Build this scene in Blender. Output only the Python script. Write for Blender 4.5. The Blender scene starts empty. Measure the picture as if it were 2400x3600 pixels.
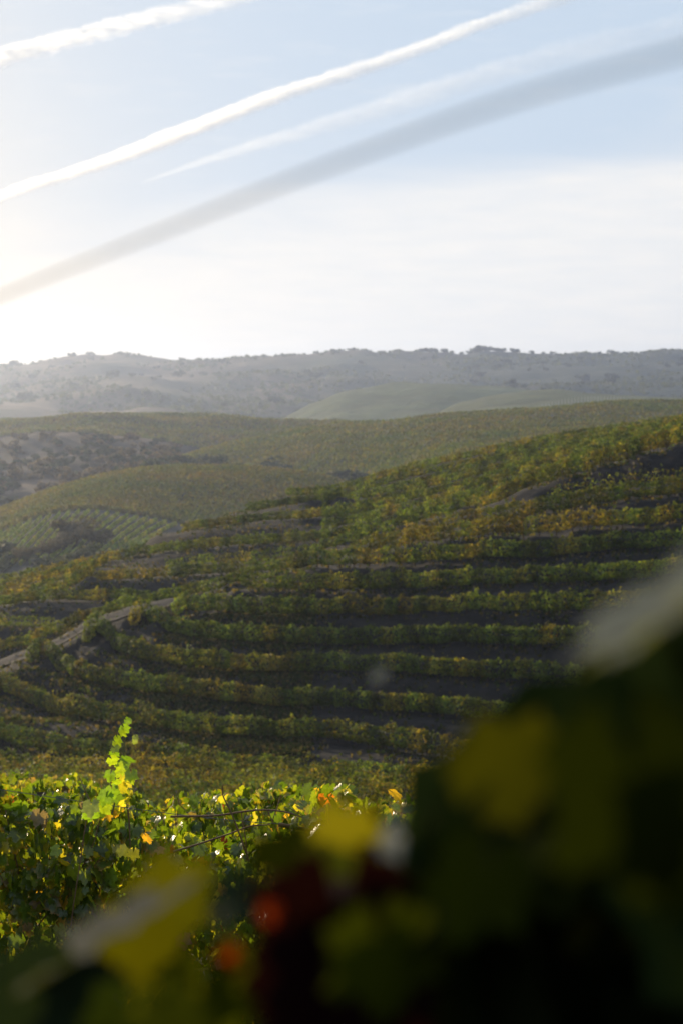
import bpy, bmesh, math, random
import numpy as np
from mathutils import Vector, Matrix
R = math.radians
rng = np.random.default_rng(11)
random.seed(11)
sc = bpy.context.scene
col = sc.collection

# ------------------------------------------------------------------ camera, sky, sun
F = 5500.0; HV = 1423.0; CU, CV = 1200.0, 1800.0
PITCH = math.atan((CV - HV) / F)
cd = bpy.data.cameras.new("camera"); cam = bpy.data.objects.new("camera", cd); col.objects.link(cam)
cd.sensor_fit = 'HORIZONTAL'; cd.sensor_width = 24.0; cd.lens = 55.0
cd.clip_start = 0.05; cd.clip_end = 90000
cam.rotation_euler = (R(90) - PITCH, 0, 0)
cd.dof.use_dof = True; cd.dof.focus_distance = 7.6; cd.dof.aperture_fstop = 4.8
sc.camera = cam

SUN_EL, SUN_AZ = 13.0, -37.0            # degrees; azimuth measured from +Y towards +X
w = bpy.data.worlds.new("World"); sc.world = w; w.use_nodes = True
nt = w.node_tree; N = nt.nodes; L = nt.links
for n in list(N): N.remove(n)
def nd(t, **k):
    n = N.new(t)
    for a, b in k.items(): setattr(n, a, b)
    return n
def lk(a, b): L.new(a, b)
def mth(op, a, b=None, c=None, clamp=False):
    n = nd('ShaderNodeMath', operation=op); n.use_clamp = clamp
    for i, x in enumerate((a, b, c)):
        if x is None: continue
        if isinstance(x, (int, float)): n.inputs[i].default_value = x
        else: lk(x, n.inputs[i])
    return n.outputs[0]
out = nd('ShaderNodeOutputWorld'); bg = nd('ShaderNodeBackground')
sky = nd('ShaderNodeTexSky', sky_type='NISHITA'); sky.sun_disc = False
sky.sun_elevation = R(SUN_EL); sky.sun_rotation = R(SUN_AZ)
sky.altitude = 500; sky.air_density = 0.9; sky.dust_density = 1.2; sky.ozone_density = 1.6
geo = nd('ShaderNodeNewGeometry'); tc = nd('ShaderNodeTexCoord')
sep = nd('ShaderNodeSeparateXYZ'); lk(tc.outputs['Generated'], sep.inputs[0])
X, Y, Z = sep.outputs
# cirrus veil: a bank of thin high cloud low in the sky, streaked along one wind direction
mp = nd('ShaderNodeMapping'); mp.inputs['Rotation'].default_value = (0, R(12), 0); mp.inputs['Scale'].default_value = (5, 5, 26)
lk(tc.outputs['Generated'], mp.inputs[0])
n1 = nd('ShaderNodeTexNoise'); n1.inputs['Scale'].default_value = 1.0; n1.inputs['Detail'].default_value = 9; n1.inputs['Distortion'].default_value = .6
lk(mp.outputs[0], n1.inputs['Vector'])
mp2 = nd('ShaderNodeMapping'); mp2.inputs['Rotation'].default_value = (0, R(14), 0); mp2.inputs['Scale'].default_value = (26, 26, 160)
lk(tc.outputs['Generated'], mp2.inputs[0])
n2 = nd('ShaderNodeTexNoise'); n2.inputs['Scale'].default_value = 1.0; n2.inputs['Detail'].default_value = 8
lk(mp2.outputs[0], n2.inputs['Vector'])
nz = mth('SUBTRACT', n1.outputs[0], .5)
edge = mth('MULTIPLY_ADD', X, .175, .122)
edge = mth('MULTIPLY_ADD', nz, .09, edge)
d_ = mth('SUBTRACT', edge, Z)
mr = nd('ShaderNodeMapRange', interpolation_type='SMOOTHSTEP'); lk(d_, mr.inputs[0])
mr.inputs[1].default_value = -.03; mr.inputs[2].default_value = .03
veil = mth('MULTIPLY', mr.outputs[0], mth('MULTIPLY_ADD', n2.outputs[0], .5, .55), clamp=True)
# faint streaks above the bank
st = nd('ShaderNodeMapRange', interpolation_type='SMOOTHSTEP'); lk(n2.outputs[0], st.inputs[0])
st.inputs[1].default_value = .5; st.inputs[2].default_value = .75
veil = mth('MAXIMUM', veil, mth('MULTIPLY', st.outputs[0], .10))
mixc = nd('ShaderNodeMix', data_type='RGBA'); lk(veil, mixc.inputs[0])
pale = nd('ShaderNodeMix', data_type='RGBA'); pale.inputs[0].default_value = .8
sc1 = nd('ShaderNodeVectorMath', operation='MULTIPLY_ADD'); lk(sky.outputs[0], sc1.inputs[0]); sc1.inputs[1].default_value = (.118, .135, .155); sc1.inputs[2].default_value = (.55, .58, .55)
dv = nd('ShaderNodeVectorMath', operation='DIVIDE'); lk(sky.outputs[0], dv.inputs[0]); lk(sc1.outputs[0], dv.inputs[1])
lk(dv.outputs[0], pale.inputs[6]); pale.inputs[7].default_value = (4.1, 4.95, 6.0, 1)
lk(pale.outputs[2], mixc.inputs[6]); mixc.inputs[7].default_value = (6.6, 6.4, 6.15, 1)
sv = (math.sin(R(SUN_AZ)) * math.cos(R(SUN_EL)), math.cos(R(SUN_AZ)) * math.cos(R(SUN_EL)), math.sin(R(SUN_EL)))
dt = nd('ShaderNodeVectorMath', operation='DOT_PRODUCT'); lk(tc.outputs['Generated'], dt.inputs[0]); dt.inputs[1].default_value = sv
gl = mth('MULTIPLY', mth('MULTIPLY', mth('POWER', mth('MAXIMUM', dt.outputs['Value'], 0.0), 17.0), 6.0), mth('EXPONENT', mth('MULTIPLY', mth('ABSOLUTE', Z), -7.5)), clamp=True)
glx = nd('ShaderNodeMix', data_type='RGBA'); lk(gl, glx.inputs[0]); lk(mixc.outputs[2], glx.inputs[6]); glx.inputs[7].default_value = (6.9, 5.9, 4.6, 1)
lk(glx.outputs[2], bg.inputs[0]); bg.inputs[1].default_value = 0.09
lk(bg.outputs[0], out.inputs[0])

sd = bpy.data.lights.new("sun", 'SUN'); sd.energy = 4.2; sd.angle = R(0.6); sd.color = (1.0, .79, .51)
so = bpy.data.objects.new("sun", sd); col.objects.link(so)
sdir = Vector((math.sin(R(SUN_AZ)) * math.cos(R(SUN_EL)), math.cos(R(SUN_AZ)) * math.cos(R(SUN_EL)), math.sin(R(SUN_EL))))
so.rotation_euler = sdir.to_track_quat('Z', 'Y').to_euler()
sc.view_settings.view_transform = 'Standard'; sc.view_settings.look = 'None'
sc.view_settings.exposure = 0.75; sc.view_settings.gamma = 1.0
sc.render.engine = 'CYCLES'
sc.cycles.max_bounces = 5; sc.cycles.diffuse_bounces = 2; sc.cycles.glossy_bounces = 2
sc.cycles.transmission_bounces = 3; sc.cycles.transparent_max_bounces = 6; sc.cycles.volume_bounces = 2
sc.cycles.sample_clamp_indirect = 4

# ------------------------------------------------------------------ helpers
cp, sp = math.cos(PITCH), math.sin(PITCH)
def pix(u, v, d):
    """point seen at photo pixel (u,v) at forward distance d (world +Y); arrays welcome"""
    u = np.asarray(u, float); v = np.asarray(v, float); d = np.asarray(d, float)
    x = (u - CU) / F; y = (CV - v) / F
    fy = cp + y * sp; fz = -sp + y * cp
    return np.stack([x / fy * d, d + 0 * x, fz / fy * d], -1)
def c1(x, y): return (x * .76531, 1150 + y * .76531)
def c2(x, y): return (1200 + x * .76531, 1150 + y * .76531)
def c3(x, y): return (x * .76531, 1850 + y * .76531)
def c4(x, y): return (1200 + x * .76531, 1850 + y * .76531)
def tag(o, label=None, cat=None, group=None, kind=None):
    if label: o['label'] = label
    if cat: o['category'] = cat
    if group: o['group'] = group
    if kind: o['kind'] = kind
    return o
def link(name, me, mat=None, parent=None):
    o = bpy.data.objects.new(name, me); col.objects.link(o)
    if mat: me.materials.append(mat)
    if parent: o.parent = parent
    return o
def empty(name, loc):
    o = bpy.data.objects.new(name, None); o.location = loc; col.objects.link(o); return o
def np_mesh(name, V, Fc, colr=None, smooth=False):
    """V (n,3); Fc (m,k) faces of one size"""
    me = bpy.data.meshes.new(name)
    V = np.ascontiguousarray(V, np.float32); Fc = np.ascontiguousarray(Fc, np.int32)
    m, k = Fc.shape
    me.vertices.add(len(V)); me.vertices.foreach_set('co', V.ravel())
    me.loops.add(m * k); me.loops.foreach_set('vertex_index', Fc.ravel())
    me.polygons.add(m); me.polygons.foreach_set('loop_start', np.arange(0, m * k, k, dtype=np.int32))
    me.update(calc_edges=True)
    if colr is not None:
        a = me.color_attributes.new('Col', 'FLOAT_COLOR', 'POINT')
        c = np.ones((len(V), 4), np.float32); c[:, :3] = colr
        a.data.foreach_set('color', c.ravel())
    if smooth: me.polygons.foreach_set('use_smooth', np.ones(m, bool))
    me.validate()
    return me
def noise1(x, seed=0, n=4096):
    t = np.random.default_rng(seed).random(n)
    x = np.asarray(x, float); i = np.floor(x).astype(int); f = x - i; f = f * f * (3 - 2 * f)
    return t[i % n] * (1 - f) + t[(i + 1) % n] * f
def noise2(x, y, seed=0, n=256):
    t = np.random.default_rng(seed).random((n, n))
    ix = np.floor(x).astype(int); iy = np.floor(y).astype(int); fx = x - ix; fy = y - iy
    fx = fx * fx * (3 - 2 * fx); fy = fy * fy * (3 - 2 * fy)
    a = t[ix % n, iy % n]; b = t[(ix + 1) % n, iy % n]; c = t[ix % n, (iy + 1) % n]; d = t[(ix + 1) % n, (iy + 1) % n]
    return (a * (1 - fx) + b * fx) * (1 - fy) + (c * (1 - fx) + d * fx) * fy
def fbm(x, y, seed=0, o=4):
    s = 0; a = .5; tot = 0
    for k in range(o):
        s = s + a * noise2(x * 2 ** k + 17 * k, y * 2 ** k + 31 * k, seed + k); tot += a; a *= .5
    return s / tot
def smooth_line(P, n):
    """Catmull-Rom through the rows of P, resampled to n points evenly by chord length of columns 0,1"""
    P = np.asarray(P, float); Q = np.vstack([2 * P[0] - P[1], P, 2 * P[-1] - P[-2]])
    outp = []
    for i in range(1, len(Q) - 2):
        t = np.linspace(0, 1, 12, endpoint=False)[:, None]
        a, b, c, d = Q[i - 1], Q[i], Q[i + 1], Q[i + 2]
        outp.append(.5 * ((2 * b) + (c - a) * t + (2 * a - 5 * b + 4 * c - d) * t ** 2 + (3 * b - a - 3 * c + d) * t ** 3))
    outp.append(Q[-2][None]); S = np.vstack(outp)
    l = np.r_[0, np.cumsum(np.linalg.norm(np.diff(S, axis=0), axis=1))]
    s = np.linspace(0, l[-1], n)
    return np.stack([np.interp(s, l, S[:, k]) for k in range(S.shape[1])], -1)
def rand_dirs(n):
    v = rng.normal(size=(n, 3)); return v / np.linalg.norm(v, axis=1, keepdims=True)
def frames(nrm, up=None):
    n = len(nrm); nrm = nrm / (np.linalg.norm(nrm, axis=1, keepdims=True) + 1e-9)
    t = rand_dirs(n) if up is None else up + .0
    t = t - (t * nrm).sum(1, keepdims=True) * nrm
    t /= (np.linalg.norm(t, axis=1, keepdims=True) + 1e-9)
    return t, np.cross(nrm, t), nrm
QT = np.array([[-.5, -.32, 0.06], [.12, -.5, -.05], [.5, .25, .07], [-.15, .5, -.04]])
def quads(P, S, nrm, C):
    a, b, c = frames(nrm); n = len(P)
    T = QT[None] * S[:, None, None]
    V = P[:, None] + T[..., 0:1] * a[:, None] + T[..., 1:2] * b[:, None] + T[..., 2:3] * c[:, None]
    return V.reshape(-1, 3), np.arange(n * 4).reshape(n, 4), np.repeat(C, 4, axis=0)
def grape_leaf_template(serr=1, seed=0, curl=.12):
    """outline of a five-lobed vine leaf (unit width), stem notch at -y, as a fan with a mid ring"""
    rg = np.random.default_rng(seed)
    lobes = [(90, .60, 30), (34, .55, 24), (146, .55, 24), (-28, .47, 24), (208, .47, 24)]
    m = 40 if serr else 20
    th = np.linspace(-78, 258, m)
    r = np.full(m, .40)
    for a, h, wd in lobes:
        r = np.maximum(r, h * np.exp(-((th - a) / (wd * 1.35)) ** 2))
    r *= 1 + (.065 if serr else .04) * np.where(np.arange(m) % 2, 1, -1) + rg.normal(0, .02, m)
    x = r * np.cos(np.radians(th)); y = r * np.sin(np.radians(th))
    o = np.stack([x, y], -1); mid = o * .55; cpt = np.array([[0, -.03]])
    V2 = np.vstack([cpt, mid, o])
    z = curl * np.abs(V2[:, 0]) * 1.2 - curl * 1.6 * (V2[:, 0] ** 2 + V2[:, 1] ** 2) + .035 * np.sin(5 * V2[:, 0] + 2 + seed) * np.cos(4 * V2[:, 1])
    z[m + 1:] += rg.normal(0, .012, m)
    V = np.c_[V2, z]
    Fc = []
    for i in range(m - 1): Fc.append((0, 1 + i, 2 + i)); Fc.append((1 + i, 1 + m + i, 2 + m + i)); Fc.append((1 + i, 2 + m + i, 2 + i))
    return V, np.array(Fc)
def leaf_cloud(P, S, nrm, C, tmpls, up=None, edge_col=None):
    Vs, Fs, Cs = [], [], []; base = 0
    pick = rng.integers(0, len(tmpls), len(P))
    for k, (TV, TF) in enumerate(tmpls):
        ix = np.where(pick == k)[0]
        if not len(ix): continue
        a, b, c = frames(nrm[ix], None if up is None else up[ix])
        T = TV[None] * S[ix, None, None]
        V = P[ix, None] + T[..., 0:1] * b[:, None] + T[..., 1:2] * a[:, None] + T[..., 2:3] * c[:, None]
        n, m = V.shape[:2]
        CC = np.repeat(C[ix][:, None], m, axis=1)
        if edge_col is not None:
            rr = np.linalg.norm(TV[:, :2], axis=1); ww = np.clip((rr - .3) / .3, 0, 1)[None, :, None] * edge_col[ix][:, None, 3:4]
            CC = CC * (1 - ww) + edge_col[ix][:, None, :3] * ww
        Vs.append(V.reshape(-1, 3)); Fs.append((TF[None] + (np.arange(n) * m)[:, None, None] + base).reshape(-1, 3)); Cs.append(CC.reshape(-1, 3)); base += n * m
    return np.vstack(Vs), np.vstack(Fs), np.vstack(Cs)
def tube(pts, rad, sides=6):
    pts = np.asarray(pts, float); n = len(pts); rad = np.broadcast_to(np.asarray(rad, float), (n,))
    T = np.gradient(pts, axis=0); T /= np.linalg.norm(T, axis=1, keepdims=True) + 1e-9
    ref = np.array([0, 0, 1.]) if abs(T[0, 2]) < .9 else np.array([1., 0, 0])
    A = np.cross(T, ref); A /= np.linalg.norm(A, axis=1, keepdims=True) + 1e-9; B = np.cross(T, A)
    an = np.linspace(0, 2 * np.pi, sides, endpoint=False)
    V = pts[:, None] + rad[:, None, None] * (np.cos(an)[None, :, None] * A[:, None] + np.sin(an)[None, :, None] * B[:, None])
    Fc = []
    for i in range(n - 1):
        for j in range(sides):
            k = (j + 1) % sides; Fc.append((i * sides + j, i * sides + k, (i + 1) * sides + k, (i + 1) * sides + j))
    return V.reshape(-1, 3), np.array(Fc)
def merge(parts):
    Vs, Fs, Cs, b = [], [], [], 0
    for p in parts:
        Vs.append(p[0]); Fs.append(p[1] + b); b += len(p[0])
        if len(p) > 2: Cs.append(p[2])
    return (np.vstack(Vs), np.vstack(Fs)) + ((np.vstack(Cs),) if Cs else ())

# ------------------------------------------------------------------ materials
def mat(name):
    m = bpy.data.materials.new(name); m.use_nodes = True
    t = m.node_tree; t.nodes.clear(); return m, t.nodes, t.links
def leaf_mat(name, trans=.45, gloss=.35, rough=.38, gain=1.0, vein=False):
    m, n, l = mat(name)
    o = n.new('ShaderNodeOutputMaterial'); at = n.new('ShaderNodeAttribute'); at.attribute_name = 'Col'
    b = n.new('ShaderNodeBsdfPrincipled'); b.inputs['Roughness'].default_value = rough
    b.inputs['Specular IOR Level'].default_value = gloss
    tr = n.new('ShaderNodeBsdfTranslucent'); mx = n.new('ShaderNodeMixShader'); mx.inputs[0].default_value = trans
    c = at.outputs['Color']
    if vein:
        tcn = n.new('ShaderNodeTexCoord'); ns = n.new('ShaderNodeTexNoise'); ns.inputs['Scale'].default_value = 60; ns.inputs['Detail'].default_value = 4
        l.new(tcn.outputs['Object'], ns.inputs['Vector'])
        rp = n.new('ShaderNodeMapRange'); l.new(ns.outputs[0], rp.inputs[0]); rp.inputs[1].default_value = .3; rp.inputs[2].default_value = .7; rp.inputs[3].default_value = .72; rp.inputs[4].default_value = 1.22
        mm = n.new('ShaderNodeVectorMath'); mm.operation = 'SCALE'; l.new(c, mm.inputs[0]); l.new(rp.outputs[0], mm.inputs['Scale']); c = mm.outputs[0]
        bp = n.new('ShaderNodeBump'); bp.inputs['Strength'].default_value = .35; bp.inputs['Distance'].default_value = .01; l.new(ns.outputs[0], bp.inputs['Height']); l.new(bp.outputs[0], b.inputs['Normal'])
    l.new(c, b.inputs['Base Color'])
    hs = n.new('ShaderNodeVectorMath'); hs.operation = 'MULTIPLY'; l.new(c, hs.inputs[0]); hs.inputs[1].default_value = (1.95 * gain, 1.85 * gain, .45 * gain)
    l.new(hs.outputs[0], tr.inputs[0])
    l.new(b.outputs[0], mx.inputs[1]); l.new(tr.outputs[0], mx.inputs[2]); l.new(mx.outputs[0], o.inputs[0])
    return m
def earth_mat(name, dark, light, scale, bump=.3, rough=.95, use_attr=False, pebbles=True):
    m, n, l = mat(name)
    o = n.new('ShaderNodeOutputMaterial'); b = n.new('ShaderNodeBsdfPrincipled'); b.inputs['Roughness'].default_value = rough
    b.inputs['Specular IOR Level'].default_value = .15
    tcn = n.new('ShaderNodeTexCoord'); ns = n.new('ShaderNodeTexNoise'); ns.inputs['Scale'].default_value = scale; ns.inputs['Detail'].default_value = 10; ns.inputs['Roughness'].default_value = .65
    l.new(tcn.outputs['Object'], ns.inputs['Vector'])
    rp = n.new('ShaderNodeValToRGB'); l.new(ns.outputs[0], rp.inputs[0])
    rp.color_ramp.elements[0].position = .34; rp.color_ramp.elements[0].color = (*dark, 1)
    rp.color_ramp.elements[1].position = .68; rp.color_ramp.elements[1].color = (*light, 1)
    c = rp.outputs[0]
    if pebbles:
        vo = n.new('ShaderNodeTexVoronoi'); vo.inputs['Scale'].default_value = scale * 14; l.new(tcn.outputs['Object'], vo.inputs['Vector'])
        r2 = n.new('ShaderNodeMapRange'); l.new(vo.outputs['Distance'], r2.inputs[0]); r2.inputs[1].default_value = 0; r2.inputs[2].default_value = .8; r2.inputs[3].default_value = 1.35; r2.inputs[4].default_value = .65
        s = n.new('ShaderNodeVectorMath'); s.operation = 'SCALE'; l.new(c, s.inputs[0]); l.new(r2.outputs[0], s.inputs['Scale']); c = s.outputs[0]
    if use_attr:
        at = n.new('ShaderNodeAttribute'); at.attribute_name = 'Col'
        s = n.new('ShaderNodeVectorMath'); s.operation = 'MULTIPLY'; l.new(c, s.inputs[0]); l.new(at.outputs['Color'], s.inputs[1]); c = s.outputs[0]
    l.new(c, b.inputs['Base Color'])
    bp = n.new('ShaderNodeBump'); bp.inputs['Strength'].default_value = bump; bp.inputs['Distance'].default_value = .6 / scale; l.new(ns.outputs[0], bp.inputs['Height']); l.new(bp.outputs[0], b.inputs['Normal'])
    l.new(b.outputs[0], o.inputs[0]); return m
M_row = leaf_mat('vine_foliage', .45, .06, .6)
M_near = leaf_mat('vine_leaf_close', .58, .65, .26, 1.4, vein=True)
M_blur = leaf_mat('vine_leaf_shade', .35, .03, .8, .9)  # near leaves out of the sun: shade put into weaker transmission
M_inner = leaf_mat('shaded_vine_leaf', .15, .0, 1.0, .5)  # shaded copy: dimness of the vine's interior put into the material
M_far = leaf_mat('far_foliage', .3, .1, .7)
M_crown = leaf_mat('tree_foliage', .25, .1, .7)
M_soil = earth_mat('schist_soil', (.010, .0095, .010), (.028, .025, .024), .9, .5)
M_track = earth_mat('track_dirt', (.032, .029, .027), (.078, .068, .061), .8, .4)
M_hill = earth_mat('far_slope', (.75, .75, .75), (1.25, 1.25, 1.25), .02, .5, use_attr=True, pebbles=False)
M_bark = earth_mat('vine_bark', (.03, .02, .015), (.09, .06, .04), 30, .6, pebbles=False)
M_cane = earth_mat('vine_cane', (.08, .045, .02), (.17, .10, .05), 30, .3, .5, pebbles=False)
M_green_cane = earth_mat('green_cane', (.07, .09, .02), (.14, .13, .04), 30, .3, .45, pebbles=False)
M_wire = earth_mat('galvanised_wire', (.06, .06, .06), (.12, .12, .12), 50, .1, .5, pebbles=False)
M_post = earth_mat('wood_post', (.05, .04, .032), (.11, .09, .07), 12, .5, pebbles=False)
M_stake = earth_mat('pale_stake', (.26, .26, .25), (.36, .36, .35), 3, .1, pebbles=False)

# leaf colours (base, daylight albedo)
PAL = np.array([[.045, .085, .018], [.062, .105, .022], [.095, .125, .022], [.15, .145, .025], [.23, .17, .03], [.24, .11, .025], [.13, .055, .025], [.035, .06, .018]])
def palette(n, warm):
    """warm (n,) 0..1: 0 = green plants, 1 = turned plants"""
    warm = np.clip(warm, 0, 1)
    pg = np.array([.30, .32, .18, .08, .02, .01, .02, .07]); pw = np.array([.05, .10, .18, .22, .20, .13, .10, .02])
    p = pg[None] * (1 - warm[:, None]) + pw[None] * warm[:, None]; cs = np.cumsum(p / p.sum(1, keepdims=True), 1)
    k = (rng.random(n)[:, None] > cs).sum(1).clip(0, 7)
    c = PAL[k]; mean = (p[:, :, None] * PAL[None]).sum(1) / p.sum(1, keepdims=True)
    return (c * .28 + mean * .72) * np.array([1.02, .98, 1.05]) * rng.uniform(.8, 1.2, (n, 1))

# ------------------------------------------------------------------ vine rows: traced canopy tops with distances
TOP = 1.6                                   # canopy top above its terrace
def U(pts, fn): return [fn(*p) for p in pts]
rows = []                                   # name key, list of (u, v_top, d), label, warm, draw
def row(uv, dists, label, warm=.35, draw=True, dens=300, size=.15, thick=.42, grp='vine rows on the stepped terraces', top=TOP, pre=None, low=.26):
    uv = np.array(uv, float)
    if len(dists) == 2 and not isinstance(dists[0], tuple): d = np.interp(uv[:, 0], [uv[0, 0], uv[-1, 0]], dists)
    else: d = np.interp(uv[:, 0], [a for a, b in dists], [b for a, b in dists])
    if pre: uv = np.vstack([[p[0] for p in pre], uv]); d = np.r_[[p[1] for p in pre], d]
    if grp != 'vine rows on the stepped terraces' and grp != 'tight vine rows on the valley floor': top = 1.15; low = .15
    rows.append(dict(low=low, P=pix(uv[:, 0], uv[:, 1], d) - np.array([0, 0, top]), label=label, warm=warm, draw=draw, dens=dens, size=size, thick=thick, grp=grp, top=top))
# main terraces, lowest first
row([c3(-260, 830), c3(-120, 860), c3(0, 880), c3(80, 915), c3(200, 925), c3(280, 950), c3(400, 970), c3(500, 975), c3(640, 985), c3(760, 990), c3(850, 1000), c3(1000, 1025), c3(1300, 1050), c4(0, 1065), c4(300, 1090), c4(600, 1120)], [(-200, 107), (0, 105), (600, 97), (1200, 92), (1700, 88)],
    'brownish vine row just under the lowest dark terrace bank, reddish at the left edge', .5)
row([c3(-300, 560), c3(-120, 610), c3(0, 665), c3(60, 690), c3(150, 730), c3(200, 760), c3(280, 780), c3(340, 775), c3(450, 800), c3(560, 805), c3(640, 805), c3(760, 830), c3(860, 850), c3(960, 852), c3(1080, 865), c3(1150, 860), c3(1280, 875), c3(1400, 868), c3(1568, 885), c4(120, 905), c4(330, 925), c4(500, 960), c4(640, 1010)], [(-200, 124), (0, 119), (300, 110), (650, 104.5), (1200, 100.5), (1700, 92)],
    'long terrace vine row reaching the left edge where the dirt track leaves the photo', .45)
row([c3(190, 500), c3(205, 520), c3(235, 558), c3(290, 590), c3(400, 620), c3(520, 645), c3(640, 665), c3(760, 678), c3(900, 690), c3(1000, 705), c3(1080, 718), c3(1160, 728), c3(1250, 732), c3(1400, 732), c3(1568, 740), c4(150, 750), c4(300, 755), c4(480, 768), c4(600, 783), c4(700, 793), c4(800, 795), c4(900, 822), c4(1000, 850), c4(1150, 900)], [(145, 125), (300, 116), (700, 109), (1200, 105), (2080, 96)],
    'terrace vine row whose left end is the lowest hairpin on the dirt track', .4, pre=[(c3(140, 548), 122.3), (c3(165, 515), 124.3)])
row([c3(450, 402), c3(462, 418), c3(492, 448), c3(520, 485), c3(640, 518), c3(780, 545), c3(900, 552), c3(1000, 565), c3(1100, 575), c3(1200, 577), c3(1300, 583), c3(1400, 577), c3(1568, 575), c4(200, 580), c4(250, 575), c4(350, 588), c4(500, 595), c4(620, 605), c4(700, 608), c4(820, 602), c4(900, 612), c4(1000, 628), c4(1200, 650)], [(344, 124.5), (480, 117), (800, 112), (1200, 109.5), (2120, 99)],
    'terrace vine row whose left end stands in the middle of the pale dirt track', .35, pre=[(c3(395, 458), 122), (c3(425, 418), 124)])
row([c3(655, 335), c3(668, 352), c3(700, 378), c3(760, 400), c3(880, 425), c3(1000, 432), c3(1080, 440), c3(1200, 448), c3(1300, 444), c3(1400, 455), c3(1568, 458), c4(300, 452), c4(450, 448), c4(560, 442), c4(700, 450), c4(850, 450), c4(1000, 446), c4(1300, 445)], [(503, 125), (640, 119), (900, 115), (1200, 113), (2200, 101)],
    'terrace vine row that starts at the highest bare stretch of the dirt track', .3, pre=[(c3(612, 382), 122.8), (c3(638, 348), 124.6)])
row([c3(850, 290), c3(865, 300), c3(900, 308), c3(1000, 308), c3(1100, 312), c3(1150, 320), c3(1300, 315), c3(1450, 322), c4(0, 312), c4(60, 320), c4(180, 320), c4(330, 318), c4(400, 302), c4(500, 310), c4(640, 292), c4(760, 308), c4(900, 292), c4(1000, 298), c4(1150, 288), c4(1300, 283), c4(1568, 270)], [(650, 124), (900, 119), (1200, 116), (2200, 105)],
    'level terrace vine row with orange patches that runs into the blurred grey leaf edge', .4, pre=[(c3(812, 328), 122), (c3(836, 300), 123.6)])
row([c3(1118, 200), c3(1135, 200), c3(1250, 205), c3(1400, 210), c3(1500, 202), c4(0, 208), c4(180, 200), c4(300, 200), c4(450, 193), c4(640, 178), c4(800, 185), c4(880, 172), c4(1000, 176), c4(1100, 166), c4(1200, 152), c4(1300, 155), c4(1450, 141), c4(1568, 132), c4(1800, 110)], [(855, 124), (1200, 119), (2400, 108)],
    'dark green terrace vine row that meets the right edge just above the grey blurred leaf', .3)
row([c3(1335, 118), c3(1352, 115), c3(1450, 100), c4(0, 96), c4(200, 90), c4(300, 85), c4(450, 76), c4(600, 70), c4(720, 57), c4(850, 69), c4(960, 52), c4(1050, 50), c4(1150, 27), c4(1250, 17), c4(1350, 16), c4(1450, 7), c4(1568, 8), c4(1800, -10)], [(1020, 127), (1200, 123), (2400, 112)],
    'terrace vine row with a bright green tuft in its middle, right half of the hillside', .35)
row([c2(35, 972), c2(60, 962), c2(150, 942), c2(250, 935), c2(350, 907), c2(500, 898), c2(600, 872), c2(760, 862), c2(900, 863), c2(1000, 850), c2(1150, 828), c2(1300, 820), c2(1440, 818), c2(1500, 800), c2(1568, 798), c2(1800, 775)], [(1230, 128), (1800, 120), (2400, 115)],
    'yellow and orange terrace vine row below the topmost pair on the right', .75)
row([c2(290, 900), c2(310, 893), c2(420, 875), c2(560, 832), c2(700, 812), c2(800, 795), c2(920, 770), c2(1050, 750), c2(1150, 740), c2(1200, 718), c2(1300, 713), c2(1400, 692), c2(1500, 688), c2(1568, 680), c2(1800, 660)], [(1430, 133), (1800, 127), (2400, 119)],
    'golden terrace vine row directly under the big dark bank on the right', .7)
row([c2(960, 735), c2(990, 728), c2(1100, 705), c2(1250, 680), c2(1400, 655), c2(1568, 640), c2(1800, 610)], [(1940, 130), (2400, 123)],
    'thin low vine row at the foot of the big dark bank by the right edge', .3, dens=70, top=1.2, thick=.2)
row([c2(635, 775), c2(650, 768), c2(700, 742), c2(800, 692), c2(880, 652), c2(960, 622), c2(1080, 588), c2(1200, 547), c2(1300, 524), c2(1400, 490), c2(1470, 462), c2(1568, 445), c2(1800, 400)], [(1690, 140), (2000, 134), (2400, 128)],
    'vine row climbing to the right edge on top of the big dark bank', .45, top=1.75)
# rows beyond the track
row([c3(-260, 590), c3(-120, 545), c3(0, 522), c3(100, 492), c3(200, 462), c3(280, 412), c3(380, 382), c3(480, 352), c3(560, 322), c3(680, 308), c3(760, 282), c3(850, 260), c3(940, 245), c3(1050, 208), c3(1130, 196)], [(-200, 132), (860, 129)],
    'vine row that follows the far side of the dirt track', .4, grp='vine rows on the slope beyond the track')
row([c3(-260, 400), c3(-100, 402), c3(0, 402), c3(130, 406), c3(250, 414)], [137, 136], 'short dark vine row at the left edge behind the track row', .25, dens=110, grp='vine rows on the slope beyond the track')
row([c3(-260, 345), c3(-100, 325), c3(0, 312), c3(150, 292), c3(330, 286), c3(450, 288), c3(600, 280), c3(690, 288)], [147, 145], 'vine row above the dark bank at the left edge', .3, grp='vine rows on the slope beyond the track')
row([c3(335, 245), c3(450, 207), c3(500, 197), c3(650, 190), c3(800, 180), c3(900, 172), c3(1080, 165), c3(1250, 150), c3(1345, 140)], [154, 148], 'straight vine row over a bare dark bank left of the hill crest', .35, grp='vine rows on the slope beyond the track')
row([c3(760, 148), c3(950, 126), c3(1150, 110), c3(1350, 88), c3(1568, 72)], [162, 158], 'thin vine row on the slope left of the terraces, nearest below the crest pair', .3, dens=120, grp='vine rows on the slope beyond the track')
row([c3(525, 112), c3(600, 92), c3(720, 78), c3(860, 62), c3(1000, 48), c3(1150, 38), c3(1300, 28), c3(1568, 15)], [172, 165], 'orange tinged vine row on the crest that joins the sunlit strip', .55, grp='vine rows on the slope beyond the track')
row([c1(835, 900), c1(870, 885), c1(950, 878), c1(1100, 860), c1(1250, 845), c1(1400, 835), c1(1568, 815)], [183, 178], 'vine row above the bare bank under the knoll', .45, grp='vine rows on the slope beyond the track')
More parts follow.
